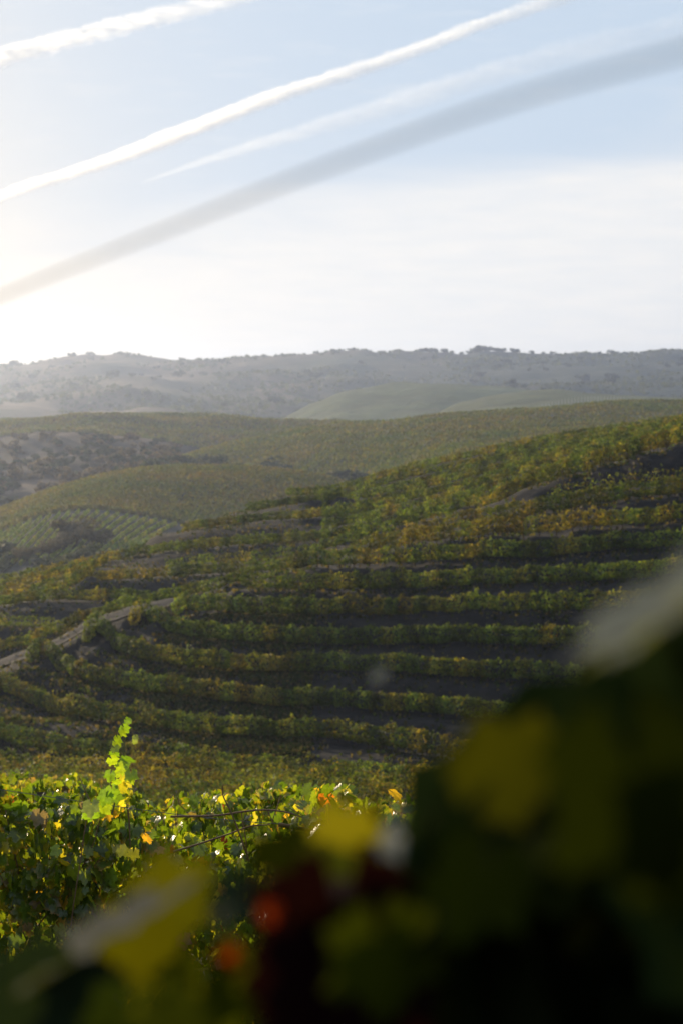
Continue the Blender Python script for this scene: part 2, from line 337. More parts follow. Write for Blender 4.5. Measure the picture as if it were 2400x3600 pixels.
row([c1(1130, 808), c1(1170, 800), c1(1250, 790), c1(1400, 765), c1(1568, 735)], [197, 190], 'short dark vine row on the crest above the bare bank', .3, grp='vine rows on the slope beyond the track')
# sunlit strip on the left shoulder
for k in range(5):
    o = k * 27
    row([c3(-260, 262 + o), c3(-100, 238 + o), c3(0, 222 + o * .95), c3(150, 188 + o * .9), c3(300, 158 + o * .72), c3(420, 132 + o * .5), c3(520 - 30 * k, 112 + o * .3 + 6 * k)], [(-200, 176 - 6 * k), (400, 172 - 5 * k)],
        ['vine row on the very edge of the left shoulder against the valley', 'second vine row in from the valley edge on the left shoulder', 'middle vine row of the sunlit strip on the left shoulder', 'vine row below the middle of the sunlit strip on the left shoulder', 'lowest vine row of the sunlit strip on the left shoulder'][k], .55, dens=150, size=.19, grp='vine rows on the sunlit left shoulder')
# upper slope on the right: rows between the terraces and the crest
lowU = [1150, 1240, 1430, 1690, 1850, 2050, 2400, 2600]; lowV = [1900, 1878, 1828, 1742, 1672, 1600, 1498, 1440]
rdU = [1100, 1200, 1468, 1621, 1866, 2080, 2400, 2600]; rdV = [1712, 1695, 1619, 1588, 1535, 1500, 1454, 1425]
names_k = ['vine row along the crest line of the upper slope, lit yellow at its middle', 'second vine row below the crest of the upper slope', 'third vine row below the crest of the upper slope', 'fourth vine row below the crest of the upper slope', 'fifth vine row below the crest of the upper slope', 'sixth vine row below the crest of the upper slope', 'seventh vine row below the crest of the upper slope', 'eighth vine row below the crest, just behind the bank-top row']
for k in range(8):
    f = k / 7.6; us = np.linspace(1130 if k else 1010, 2560, 16)
    v = np.interp(us, rdU, rdV) * (1 - f) + np.interp(us, lowU, lowV) * f
    if k: v = v + 4 * np.sin(us / 90 + k * 2)
    d0 = np.interp(us, [1000, 1200, 2400], [196, 205, 250]); d1 = np.interp(us, [1000, 1200, 2400], [160, 152, 148])
    d = d0 * (1 - f) + d1 * f
    row(list(zip(us, v)), list(zip(us, d)), names_k[k], .5 if k == 0 else .2, dens=150, size=.2, thick=.4, grp='vine rows on the upper slope')  # grazing sun put into leaf hue: crest row yellower, rows below duller
# tight rows on the valley side nearer the camera
low = [(2630, 2665, 2672, 2705, 96, 90, 86), (2662, 2694, 2700, 2738, 90, 85, 81), (2692, 2724, 2730, 2768, 84, 80, 76), (2718, 2752, 2760, 2798, 78, 75, 71),
       (2745, 2782, 2790, 2828, 72, 69, 66), (2775, 2812, 2820, 2858, 66, 63, 61), (2800, 2842, 2850, 2892, 60, 57, 56)]
nm = ['first', 'second', 'third', 'fourth', 'fifth', 'sixth', 'seventh']
for k, (a, b, c, e, d1, d2, d3) in enumerate(low):
    us = np.linspace(-350, 2100, 18); v = np.interp(us, [-350, 0, 600, 1200, 1600, 2100], [a - 45, a, b, c, e, e + 60]) + 9 * np.sin(us / 130 + k)
    row(list(zip(us, v)), [(-350, d1 + 3), (0, d1), (600, d2), (1200, d2 - 1), (1600, d3)],
        nm[k] + ' tight vine row on the valley floor, counted down from the brownish terrace row', [.6, .75, .45, .55, .3, .35, .4][k], dens=230, size=.14, thick=.5, grp='tight vine rows on the valley floor')

# ------------------------------------------------------------------ terrain of the near hillside
ctrl = []
for r in rows:
    P = smooth_line(r['P'], max(8, int(np.linalg.norm(r['P'][-1] - r['P'][0]) / 3)))
    r['line'] = P; ctrl.append(P)
TRK = [c3(-300, 790), c3(-120, 710), c3(0, 635), c3(60, 610), c3(250, 545), c3(340, 492), c3(430, 442), c3(540, 413), c3(600, 390), c3(740, 362), c3(800, 350)]
TRK = np.array(TRK); tf = pix(TRK[:, 0], TRK[:, 1] + 14, 124.8 + 0 * TRK[:, 0]); tb = pix(TRK[:, 0], TRK[:, 1] - 14, 127.8 + 0 * TRK[:, 0])
tf = smooth_line(tf, 60); tb = smooth_line(tb, 60); ctrl += [tf, tb]
NEAR = [(-12, 1.2), (-4, -.9), (0, -1.75), (3, -2.35), (6.5, -3.25), (9, -3.95), (11.5, -4.5), (14.5, -5.2), (18, -6.05), (22, -7.0), (26, -7.9), (31, -8.9), (38, -11.0), (45, -13.1), (52, -15.2)]
for d, z in NEAR:
    xs = np.arange(-75, 76, 3.); ctrl.append(np.stack([xs, 0 * xs + d, z + 0 * xs - .012 * xs], -1))
# ground that falls away behind the crest
for uu, vv, dd, dz in [((-900, -500, -200, 0, 400), (2240, 2130, 2060, 2025, 1950), (190, 190, 190, 190, 192), 9), ((-900, -500, -200, 0, 400), (2240, 2130, 2060, 2025, 1950), (230, 230, 230, 230, 232), 26),
                       ((480, 660, 900, 1150), (1905, 1840, 1775, 1712), (200, 204, 212, 222), 5), ((480, 660, 900, 1150), (1905, 1840, 1775, 1712), (235, 240, 250, 262), 22),
                       ((1200, 1468, 1866, 2400, 3000), (1695, 1619, 1535, 1454, 1400), (225, 235, 250, 272, 290), 5), ((1200, 1468, 1866, 2400, 3000), (1695, 1619, 1535, 1454, 1400), (260, 272, 290, 315, 330), 22)]:
    P = pix(np.array(uu), np.array(vv), np.array(dd)) - np.array([0, 0, dz + TOP]); ctrl.append(smooth_line(P, 40))
CT = np.vstack(ctrl)
def terr(x, y, fine=True):
    x = np.asarray(x, float).ravel(); y = np.asarray(y, float).ravel(); z = np.empty(len(x))
    for i in range(0, len(x), 4000):
        dx = x[i:i + 4000, None] - CT[None, :, 0]; dy = y[i:i + 4000, None] - CT[None, :, 1]
        wgt = 1 / (dx * dx + dy * dy + .35) ** 2.2
        z[i:i + 4000] = (wgt * CT[None, :, 2]).sum(1) / wgt.sum(1)
    return z
na, nr = 300, 460
ang = np.linspace(-.62, .62, na); rad = np.concatenate([np.linspace(13, 95, 120), np.linspace(95.4, 235, 280), np.linspace(237, 330, 60)])
A_, D_ = np.meshgrid(ang, rad, indexing='ij')
gx = np.tan(A_) * D_; gy = D_ - 20
gz = terr(gx, gy).reshape(gx.shape)
gz -= .06 * 1 + .08 * (fbm(gx * .8, gy * .8, 3) - .5) + .06 * (fbm(gx * 3, gy * 3, 5) - .5)
idx = np.arange(na * nr).reshape(na, nr)
FQ = np.stack([idx[:-1, :-1], idx[1:, :-1], idx[1:, 1:], idx[:-1, 1:]], -1).reshape(-1, 4)
link('ground', np_mesh('ground', np.stack([gx, gy, gz], -1).reshape(-1, 3), FQ, smooth=True), M_soil)['kind'] = 'structure'
# the track lies on that ground
nT = 7; tv = []
for j in range(nT):
    f = j / (nT - 1); f += (.16 * (noise1(np.arange(60) * .8, 70 + j)[:, None] - .5)) if j in (0, nT - 1) else 0; P = tf * (1 - f) + tb * f
    z = terr(P[:, 0], P[:, 1]) + .08 + (.05 if j == 3 else 0); z += .05 * (noise1(np.arange(len(P)) * .9, j) - .5)
    tv.append(np.stack([P[:, 0], P[:, 1], z], -1))
tv = np.array(tv); ii = np.arange(nT * 60).reshape(nT, 60)
FT = np.stack([ii[:-1, :-1], ii[:-1, 1:], ii[1:, 1:], ii[1:, :-1]], -1).reshape(-1, 4)
link('dirt_track', np_mesh('dirt_track', tv.reshape(-1, 3), FT, smooth=True), M_track)['kind'] = 'structure'

# ------------------------------------------------------------------ vine rows
def hedge(line, top, dens, size, thick, warm, seed, low=.25):
    seg = np.r_[0, np.cumsum(np.linalg.norm(np.diff(line, axis=0), axis=1))]; Ltot = seg[-1]; n = int(Ltot * dens)
    s = rng.random(n) * Ltot
    plant = s / 1.15
    jit = noise1(np.floor(plant), seed + 1)[...]               # each vine has its own vigour
    hN = noise1(s * .9, seed + 2) * .30 + noise1(s * 3.1, seed + 3) * .22 + jit * .12
    keep = rng.random(n) < (.45 + .45 * noise1(s * 1.4, seed + 4) + .15)
    H = top * .74 + hN * top * .48
    tt = rng.random(n) ** .8; ang = rng.random(n) * 2 * np.pi
    rr = rng.uniform(.55, 1.08, n) ** .6
    hc = (low + H) / 2; hh = (H - low) / 2
    bul = thick * (.75 + .5 * noise1(s * 1.7, seed + 5))
    oy = np.cos(ang) * rr * bul; oz = hc + np.sin(ang) * np.abs(np.sin(ang)) ** -.25 * rr * hh
    oz += np.clip(noise1(s * 5.2, seed + 11) - .72, 0, 1) * 1.3 * (oz > H * .8)
    clump = noise2(s * 3.2 + 50, oz * 3.6 + ang + 50, seed % 97)
    P = np.stack([np.interp(s, seg, line[:, k]) for k in range(3)], -1)
    T = np.stack([np.interp(s, seg, np.gradient(line[:, k], seg)) for k in range(2)], -1); T /= np.linalg.norm(T, axis=1, keepdims=True) + 1e-9
    nx = np.stack([-T[:, 1], T[:, 0]], -1)
    topk = np.clip(oz / top, 0, 1.3)
    oy *= .7 + .6 * clump
    P[:, :2] += nx * oy[:, None]; P[:, 2] += oz
    nr_ = np.stack([nx[:, 0] * np.cos(ang), nx[:, 1] * np.cos(ang), np.sin(ang) * .9 + .25], -1) + rng.normal(0, .55, (n, 3))
    wv = warm - .24 + (noise1(s * .25, seed + 6) - .5) * .9 + (noise1(np.floor(plant) * 1.0, seed + 7) - .5) * 1.0
    C = palette(n, wv); C *= (.5 + 1.0 * noise1(plant * 1.3, seed + 8))[:, None] * (.45 + 1.1 * clump)[:, None]
    S = size * rng.uniform(.65, 1.35, n)
    P, S, nr_, C = P[keep], S[keep], nr_[keep], C[keep]
    return P, S, nr_, C
TRK_ME = []
for q in range(3):
    tt_ = np.array([[0, 0, -.25], [.03, .01 * q, .1], [-.02, .02, .4], [.03, -.01, .7]]); v_, f_ = merge([tube(smooth_line(tt_, 8), np.linspace(.05, .03, 8), 6), tube([[.03, 0, .68], [.2, 0, .8], [.45, .02, .82]], [.025, .02, .012], 5), tube([[.03, 0, .68], [-.15, 0, .8], [-.4, -.02, .83]], [.025, .02, .012], 5)])
    me_ = np_mesh('trunk', v_, f_, smooth=True); me_.materials.append(M_bark); TRK_ME.append(me_)
for i, r in enumerate(rows):
    P = r['P']; Ln = smooth_line(P, max(30, int(np.linalg.norm(np.diff(P, axis=0), axis=1).sum() * 1.5)))
    Ln[:, 2] = terr(Ln[:, 0], Ln[:, 1]) * .5 + Ln[:, 2] * .5
    V, Fq, C = quads(*hedge(Ln, r['top'], r['dens'], r['size'], r['thick'], r['warm'], 100 + i * 10, r['low']))
    o = link('vine_row', np_mesh('vine_row', V, Fq, C), M_row)
    tag(o, r['label'], 'vine row', r['grp'])
    if r['grp'] == 'vine rows on the stepped terraces':
        sg = np.r_[0, np.cumsum(np.linalg.norm(np.diff(Ln, axis=0), axis=1))]; nt_ = min(95, int(sg[-1] / 1.25))
        for q in range(nt_):
            sq = (q + .5) / nt_ * sg[-1]; px_ = [float(np.interp(sq, sg, Ln[:, a_])) for a_ in range(3)]
            t_ = bpy.data.objects.new('trunk', TRK_ME[q % 3]); col.objects.link(t_); t_.parent = o; t_.location = px_; t_.rotation_euler = (0, 0, q * 1.7)

# weeds and dry grass on banks and benches
n = 150000
a = rng.uniform(-.30, .30, n); dd = rng.uniform(70, 205, n); wx = np.tan(a) * dd; wy = dd - 5
wx[:45000] = rng.uniform(-30, -2, 45000); wy[:45000] = rng.uniform(97, 121, 45000)  # denser weeds here, added to darken a sunlit bench into a shaded bank
dens = fbm(wx * .25, wy * .25, 8); k = rng.random(n) < np.clip((dens - .35) * 3, .1, 1); wx, wy = wx[k], wy[k]; n = len(wx)
wz = terr(wx, wy); S = rng.uniform(.12, .34, n)
P = np.stack([wx, wy, wz + S * .3 - .05], -1); nr_ = rng.normal(0, 1, (n, 3)); nr_[:, 2] *= .35
C = np.array([[.06, .055, .03], [.04, .055, .02], [.095, .075, .045], [.025, .036, .014]])[rng.integers(0, 4, n)] * rng.uniform(.6, 1.2, (n, 1))
V, Fq, C = quads(P, S, nr_, C)
tag(link('dry_grass', np_mesh('dry_grass', V, Fq, C), M_row), 'dry grass and weeds scattered over the dark terrace banks', 'grass', kind='stuff')

# ------------------------------------------------------------------ distant hills
def sheet(name, lines, nu=220, nv=70, colour=None, amp=1.5, fs=.02, u0=-700, u1=3100, bump_px=0):
    """lines back to front, each a list of (u, v, d); a real surface through them"""
    us = np.linspace(u0, u1, nu); G = []
    for ln in lines:
        ln = np.array(ln, float); v = np.interp(us, ln[:, 0], ln[:, 1]); d = np.interp(us, ln[:, 0], ln[:, 2])
        ker = np.ones(7) / 7; v = np.convolve(np.pad(v, 3, 'edge'), ker, 'valid'); d = np.convolve(np.pad(d, 3, 'edge'), ker, 'valid')
        G.append(pix(us, v, d))
    G = np.array(G); m = len(G)
    back = G[0].copy(); back[:, :2] *= 1.10; back[:, 2] -= .03 * G[0][:, 1] + 3
    back2 = G[0].copy(); back2[:, :2] *= 1.3; back2[:, 2] -= .12 * G[0][:, 1] + 8
    G = np.concatenate([[back2, back], G]); m = len(G)
    t = np.linspace(0, m - 1, nv * (m - 1) // (m - 1) * 1 if False else nv); outp = []
    for tt in t:
        i = min(int(tt), m - 2); f = tt - i
        a, b, c, d = G[max(i - 1, 0)], G[i], G[i + 1], G[min(i + 2, m - 1)]
        cr = .5 * ((2 * b) + (c - a) * f + (2 * a - 5 * b + 4 * c - d) * f ** 2 + (3 * b - a - 3 * c + d) * f ** 3)
        lin = b * (1 - f) + c * f; outp.append(cr * .6 + lin * .4)
    S = np.array(outp)
    nzv = fbm(S[..., 0] * fs + 50, S[..., 1] * fs + 50, 21) - .5
    S[..., 2] += amp * nzv * 2
    I = np.arange(nv * nu).reshape(nv, nu)
    Fq = np.stack([I[:-1, :-1], I[1:, :-1], I[1:, 1:], I[:-1, 1:]], -1).reshape(-1, 4)
    tn = (t / (m - 1))[:, None] + 0 * us[None]
    C = colour(S, us[None] + 0 * tn, (t - 1)[:, None] + 0 * us[None]) if colour else None
    o = link(name, np_mesh(name, S.reshape(-1, 3), Fq, None if C is None else C.reshape(-1, 3), smooth=True), M_hill); o['kind'] = 'structure'
    def at(u, k):       # k: line coordinate, 0 = crest
        fi = np.clip((np.asarray(k, float) + 2) / (m - 1) * (nv - 1), 0, nv - 1.001); fu = np.clip((np.asarray(u, float) - u0) / (u1 - u0) * (nu - 1), 0, nu - 1.001)
        i = fi.astype(int); j = fu.astype(int); a = (fi - i)[..., None]; b = (fu - j)[..., None]
        return (S[i, j] * (1 - a) + S[i + 1, j] * a) * (1 - b) + (S[i, j + 1] * (1 - a) + S[i + 1, j + 1] * a) * b
    return at
def lerp3(a, b, f): f = np.clip(f, 0, 1)[..., None]; return np.array(a) * (1 - f) + np.array(b) * f
RT = [(-700, 1335), (-300, 1318), (0, 1288), (145, 1270), (252, 1260), (314, 1249), (421, 1246), (566, 1253), (765, 1258), (926, 1246), (1018, 1250), (1071, 1258), (1200, 1250), (1391, 1252), (1521, 1261), (1567, 1252), (1690, 1245), (1850, 1250), (1965, 1246), (2065, 1252), (2157, 1248), (2264, 1238), (2333, 1228), (2400, 1230), (2700, 1225), (3100, 1240)]
def col_far(S, u, k):
    n_ = fbm(S[..., 0] * .012, S[..., 1] * .004 + 9, 31); n2_ = fbm(S[..., 0] * .03, S[..., 1] * .03, 32)
    dry = np.clip(1.1 - u / 1500 + (n_ - .5) * 2.4, 0, 1)
    c = lerp3((.036, .045, .028), (.105, .078, .05), dry)
    return c * (.65 + .7 * n2_)[..., None]
far_at = sheet('far_hills', [[(u, v, 2500) for u, v in RT],
    [(-700, 1400, 2150), (0, 1352, 2150), (400, 1325, 2150), (900, 1315, 2200), (1300, 1318, 2200), (1800, 1310, 2150), (2400, 1300, 2100), (3100, 1300, 2100)],
    [(-700, 1450, 1850), (0, 1410, 1850), (400, 1385, 1800), (700, 1400, 1780), (900, 1385, 1850), (1200, 1375, 1900), (1700, 1370, 1850), (2400, 1362, 1800), (3100, 1350, 1800)],
    [(-700, 1520, 1450), (0, 1480, 1450), (500, 1470, 1450), (800, 1480, 1500), (1200, 1490, 1500), (2400, 1450, 1500), (3100, 1440, 1500)],
    [(-700, 1640, 1200), (1200, 1600, 1200), (3100, 1600, 1200)]], nu=420, nv=110, colour=col_far, amp=16, fs=.008)
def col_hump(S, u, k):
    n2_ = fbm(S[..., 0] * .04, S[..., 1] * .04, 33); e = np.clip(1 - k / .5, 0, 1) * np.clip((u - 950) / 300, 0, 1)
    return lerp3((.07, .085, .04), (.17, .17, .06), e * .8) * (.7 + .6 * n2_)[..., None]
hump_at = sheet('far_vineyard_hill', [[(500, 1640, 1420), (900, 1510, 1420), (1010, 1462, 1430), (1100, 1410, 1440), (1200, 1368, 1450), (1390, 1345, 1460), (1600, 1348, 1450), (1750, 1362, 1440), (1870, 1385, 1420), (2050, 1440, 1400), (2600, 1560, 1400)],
    [(500, 1660, 1250), (900, 1550, 1250), (1200, 1440, 1250), (1500, 1425, 1250), (1850, 1450, 1250), (2600, 1620, 1250)],
    [(500, 1700, 1080), (1200, 1560, 1080), (1800, 1540, 1080), (2600, 1650, 1080)]], colour=col_hump, amp=5, fs=.01, u0=500, u1=2600)
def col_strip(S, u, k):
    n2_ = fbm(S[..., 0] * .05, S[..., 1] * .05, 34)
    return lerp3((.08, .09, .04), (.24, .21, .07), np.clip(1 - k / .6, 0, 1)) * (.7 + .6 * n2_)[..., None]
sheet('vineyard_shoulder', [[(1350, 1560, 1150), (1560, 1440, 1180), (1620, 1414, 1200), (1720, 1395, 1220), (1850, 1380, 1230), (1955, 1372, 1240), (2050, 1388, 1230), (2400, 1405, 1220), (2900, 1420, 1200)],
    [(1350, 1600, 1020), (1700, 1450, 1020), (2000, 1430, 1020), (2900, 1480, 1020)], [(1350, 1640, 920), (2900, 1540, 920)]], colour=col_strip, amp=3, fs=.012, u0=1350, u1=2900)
# left middle hill with scrub slope under it
def col_mid(S, u, k):
    n1_ = fbm(S[..., 0] * .03, S[..., 1] * .03, 35); n2_ = fbm(S[..., 0] * .15, S[..., 1] * .15, 36)
    c = lerp3((.075, .085, .035), (.12, .105, .045), np.clip(k, 0, 1) * .5)
    c = c * (1 - np.clip((k - .95) * 5, 0, 1)[..., None]) + np.clip((k - .95) * 5, 0, 1)[..., None] * lerp3((.04, .032, .026), (.08, .056, .042), np.clip((n1_ - .5) * 5 - .1, 0, 1))
    return c * (.7 + .6 * n2_)[..., None]
mid_at = sheet('left_vineyard_hill', [[(-700, 1560, 900), (-300, 1515, 920), (0, 1488, 940), (115, 1480, 945), (268, 1466, 950), (421, 1452, 955), (574, 1449, 960), (765, 1460, 960), (957, 1474, 950), (1200, 1492, 930), (1500, 1520, 900)],
    [(-700, 1600, 790), (0, 1542, 800), (150, 1533, 800), (300, 1540, 800), (500, 1560, 800), (700, 1580, 800), (1000, 1610, 800), (1500, 1640, 800)],
    [(-700, 1680, 690), (0, 1640, 700), (250, 1632, 700), (480, 1624, 700), (700, 1612, 700), (1000, 1640, 700), (1500, 1700, 700)],
    [(-700, 1780, 620), (0, 1740, 620), (250, 1700, 620), (600, 1660, 620), (1000, 1690, 620), (1500, 1750, 620)],
    [(-700, 1900, 540), (0, 1860, 540), (600, 1800, 540), (1500, 1840, 540)]], nu=300, nv=110, colour=col_mid, amp=4, fs=.02, u0=-700, u1=1500)
def col_right(S, u, k):
    n2_ = fbm(S[..., 0] * .15, S[..., 1] * .15, 37)
    return lerp3((.075, .085, .035), (.10, .09, .05), np.clip(k, 0, 2) / 2) * (.7 + .6 * n2_)[..., None]
right_at = sheet('right_vineyard_hill', [[(560, 1650, 700), (700, 1592, 720), (800, 1556, 735), (918, 1530, 750), (1071, 1500, 765), (1200, 1488, 775), (1330, 1486, 785), (1407, 1478, 790), (1476, 1465, 790), (1660, 1450, 790), (1850, 1436, 790), (2040, 1421, 790), (2200, 1415, 790), (2400, 1419, 790), (3000, 1440, 790)],
    [(560, 1680, 670), (800, 1640, 670), (1000, 1600, 680), (1200, 1560, 650), (1600, 1520, 640), (2400, 1480, 640), (3000, 1500, 640)],
    [(560, 1700, 640), (900, 1690, 640), (1050, 1700, 630), (1250, 1660, 600), (1600, 1590, 520), (2400, 1540, 520), (3000, 1560, 520)],
    [(560, 1780, 600), (1000, 1790, 600), (1300, 1740, 560), (1700, 1660, 440), (3000, 1640, 440)]], nu=300, nv=90, colour=col_right, amp=2.5, fs=.02, u0=560, u1=3000)
def col_knoll(S, u, k):
    n2_ = fbm(S[..., 0] * .2, S[..., 1] * .2, 38)
    c = lerp3((.075, .075, .035), (.12, .10, .045), np.clip(1 - k, 0, 1)); c = lerp3((0, 0, 0), (1, 1, 1), np.clip((k - 1) * 12, 0, 1)) * np.array([.035, .034, .03]) + c * (1 - np.clip((k - 1) * 12, 0, 1))[..., None]
    return c * (.7 + .6 * n2_)[..., None]
knoll_at = sheet('vineyard_knoll', [[(-700, 2010, 470), (-300, 1905, 490), (-100, 1830, 500), (40, 1786, 510), (190, 1728, 525), (344, 1685, 540), (497, 1658, 550), (650, 1646, 555), (765, 1646, 555), (918, 1654, 550), (1071, 1666, 545), (1200, 1692, 535), (1320, 1740, 520), (1700, 1850, 500)],
    [(-700, 2040, 430), (-300, 1960, 430), (0, 1868, 440), (100, 1826, 445), (200, 1802, 450), (306, 1792, 450), (398, 1806, 448), (536, 1825, 445), (643, 1848, 440), (900, 1880, 430), (1300, 1920, 420), (1700, 1950, 410)],
    [(-700, 2120, 340), (0, 1990, 350), (300, 1960, 350), (600, 1940, 350), (1700, 2040, 350)],
    [(-700, 2300, 290), (0, 2150, 290), (600, 2080, 290), (1700, 2200, 290)]], nu=300, nv=100, colour=col_knoll, amp=1.2, fs=.02, u0=-700, u1=1700)
# lowest ground reaching to the horizon under everything
gr = np.array([[-30000, -3000, -95], [30000, -3000, -95], [30000, 40000, -95], [-30000, 40000, -95]], float)
link('valley_ground', np_mesh('valley_ground', gr, np.array([[0, 1, 2, 3]])), M_soil)['kind'] = 'structure'

# ------------------------------------------------------------------ distant vineyards (rows far off)
far_extra = lambda u, k: (k < 1.0) | (u > 660)
def far_rows(name, at, ulist, krange, slant, n, size, h, label, warm, wob=.0, per=28, mask=None, kind='stuff'):
    j = rng.integers(0, ulist[2], n); t = rng.random(n)
    u = ulist[0] + (ulist[1] - ulist[0]) * t
    k = krange[0] + (krange[1] - krange[0]) * (j + .5) / ulist[2] + slant * (t - .5) + wob * np.sin(t * 9)
    ok = (k > krange[0]) & (k < krange[1])
    if mask is not None: ok &= mask(u, k)
    u, k = u[ok], k[ok]; P = at(u, k); m = len(u); P[:, 2] += rng.uniform(.2, h, m); P[:, 0] += rng.normal(0, size * .3, m)
    nr_ = rng.normal(0, .7, (m, 3)); nr_[:, 2] += .4; nr_[:, 1] -= .3
    wv = warm + (fbm(P[:, 0] * .05, P[:, 1] * .05, 71) - .5) * 1.4
    C = palette(m, wv) * (.75 + .5 * fbm(P[:, 0] * .3, P[:, 1] * .3, 72))[:, None]
    V, Fq, C = quads(P, size * rng.uniform(.6, 1.4, m), nr_, C)
    tag(link(name, np_mesh(name, V, Fq, C), M_far), label, 'vineyard', kind=kind)
far_rows('knoll_vines', knoll_at, (-260, 1400, 60), (0.0, 2.0), .12, 130000, .7, 1.5, 'fine vine rows covering the rounded knoll in the valley', .6, mask=far_extra)
far_rows('left_hill_vines', mid_at, (-500, 1300, 26), (0.0, .95), .1, 42000, 1.1, 1.5, 'vines covering the flat-topped hill left of centre', .45)
far_rows('right_hill_vines', right_at, (600, 2600, 60), (0.0, 2.6), .35, 90000, .9, 1.5, 'vines covering the broad slope behind the crest on the right', .4)
# the block of straight rows at the foot of the knoll: each row its own thing
botU = lambda u: np.interp(u, [-100, 0, 300, 640], [1900, 1985, 1965, 1900])
ROWS_F = 21
for j in range(ROWS_F):
    f = j / (ROWS_F - 1)
    u_top = -60 + 34 * j; kt = 1.07
    u_bot = u_top - 175; kb = 2.05
    t = np.linspace(0, 1, 40); Ln = at_ = knoll_at(u_top + (u_bot - u_top) * t, kt + (kb - kt) * t)
    P, S, nn, C = hedge(Ln, 1.35, 60, .3, .26, .25, 900 + j * 10); C = C * 1.7
    V, Fq, C = quads(P, S, nn, C)
    o = link('vine_row', np_mesh('vine_row', V, Fq, C), M_far)
    OD = ['first', 'second', 'third', 'fourth', 'fifth', 'sixth', 'seventh', 'eighth', 'ninth', 'tenth']
    lab = ('middle slanting vine row of the block below the knoll' if j == 10 else OD[j] + ' slanting vine row from the left in the block below the knoll' if j < 10 else OD[20 - j] + ' slanting vine row from the right in the block below the knoll')
    tag(o, lab, 'vine row', 'straight vine rows below the knoll')

# ------------------------------------------------------------------ trees and bushes
def bush_mesh(seed, leaves, leafsize, cols, tall=1.0, trunk=True):
    g = np.random.default_rng(seed); parts = []
    nb = 7; cen = np.stack([g.normal(0, .28, nb), g.normal(0, .28, nb), g.uniform(.42, .85, nb) * tall], -1); rd = g.uniform(.18, .36, nb)
    k = g.integers(0, nb, leaves); dr = g.normal(size=(leaves, 3)); dr /= np.linalg.norm(dr, axis=1, keepdims=True)
    P = cen[k] + dr * rd[k, None] * g.uniform(.6, 1.1, leaves)[:, None] * np.array([1, 1, .85]); P[:, 2] = np.abs(P[:, 2])
    C = np.array(cols)[g.integers(0, len(cols), leaves)] * g.uniform(.6, 1.3, (leaves, 1)) * (.8 + .4 * (k % 3 == 0))[:, None]
    crown = quads(P, leafsize * g.uniform(.6, 1.4, leaves), dr + g.normal(0, .5, (leaves, 3)), C)
    trk = None
    if trunk:
        tp = []
        tp.append(tube([[0, 0, -.15], [.02, 0, .15], [0, .02, .45 * tall]], [.045, .035, .02], 5))
        for q in range(4):
            e = cen[q]; tp.append(tube([[0, 0, .2], [e[0] * .5, e[1] * .5, .3 * tall], list(e)], [.022, .016, .006], 4))
        trk = merge(tp)
    return np_mesh('crown', *crown), (np_mesh('trunk', *trk, smooth=True) if trk else None)
DK = [(.035, .045, .02), (.045, .055, .024), (.055, .055, .028)]; BR = [(.10, .072, .045), (.13, .09, .05), (.085, .07, .04)]
meshes = {}
for kind_, cols_ in (('dark', DK), ('brown', BR)):
    meshes[kind_] = []
    for s_ in range(4):
        c_, t_ = bush_mesh(40 + s_ + (9 if kind_ == 'brown' else 0), 420, .16, cols_)
        c_.materials.append(M_crown); t_.materials.append(M_bark); meshes[kind_].append((c_, t_))
meshes['thicket'] = []
for s_ in range(3):
    c_, t_ = bush_mesh(70 + s_, 3600, .05, [(.075, .06, .042), (.095, .072, .048), (.06, .055, .036)])
    c_.materials.append(M_crown); t_.materials.append(M_bark); meshes['thicket'].append((c_, t_))
def plant_tree(p, size, kind_, name, label, cat, grp, squash=1.0, parts=False):
    c_, t_ = meshes[kind_][rng.integers(0, len(meshes[kind_]))]
    e = bpy.data.objects.new(name, None); col.objects.link(e); e.location = p; e.rotation_euler = (0, 0, rng.uniform(0, 6.28)); e.scale = (size, size, size * squash)
    a = bpy.data.objects.new('crown', c_); col.objects.link(a); a.parent = e
    b = bpy.data.objects.new('trunk', t_); col.objects.link(b); b.parent = e
    tag(e, label, cat, grp); return e
RB = [(145, 4.5), (190, 4), (250, 8), (262, 5), (314, 7), (330, 4), (421, 6), (455, 4), (640, 6), (690, 4), (742, 5), (765, 4), (860, 7), (880, 5), (905, 8), (926, 13), (945, 9), (965, 7), (985, 9), (1018, 10), (1035, 5), (1071, 5), (1110, 6), (1150, 4), (1200, 6), (1235, 8), (1280, 5), (1345, 6), (1391, 8), (1405, 5), (1460, 6), (1485, 12), (1510, 9), (1522, 11), (1560, 10), (1585, 6), (1620, 6), (1650, 7), (1670, 12), (1690, 15), (1712, 13), (1745, 10), (1765, 9), (1800, 10), (1815, 9), (1870, 7), (1910, 5), (1940, 6), (1990, 5), (2030, 6), (2065, 5), (2105, 9), (2145, 10), (2162, 5), (2200, 7), (2240, 5), (2264, 9), (2285, 9), (2310, 8), (2333, 10), (2360, 9), (2385, 10), (2410, 9)]
for u, s in RB:
    p = far_at(np.array([float(u)]), np.array([0.02]))[0]; tall = s >= 12
    zone = 'left third' if u < 850 else 'middle' if u < 1600 else 'right third'
    big = s >= 9
    plant_tree(p + np.array([0, 0, -.25 * s]), s * 1.25, 'dark', 'ridge_tree', ('large round dark tree' if big else 'small dark tree') + ' on the skyline of the far ridge, ' + zone, 'tree', ('large' if big else 'small') + ' trees on the far skyline, ' + zone, .72)
ZN = lambda u: 'near the left edge' if u < 400 else 'left of centre' if u < 1000 else 'at the centre' if u < 1450 else 'right of centre' if u < 2000 else 'near the right edge'
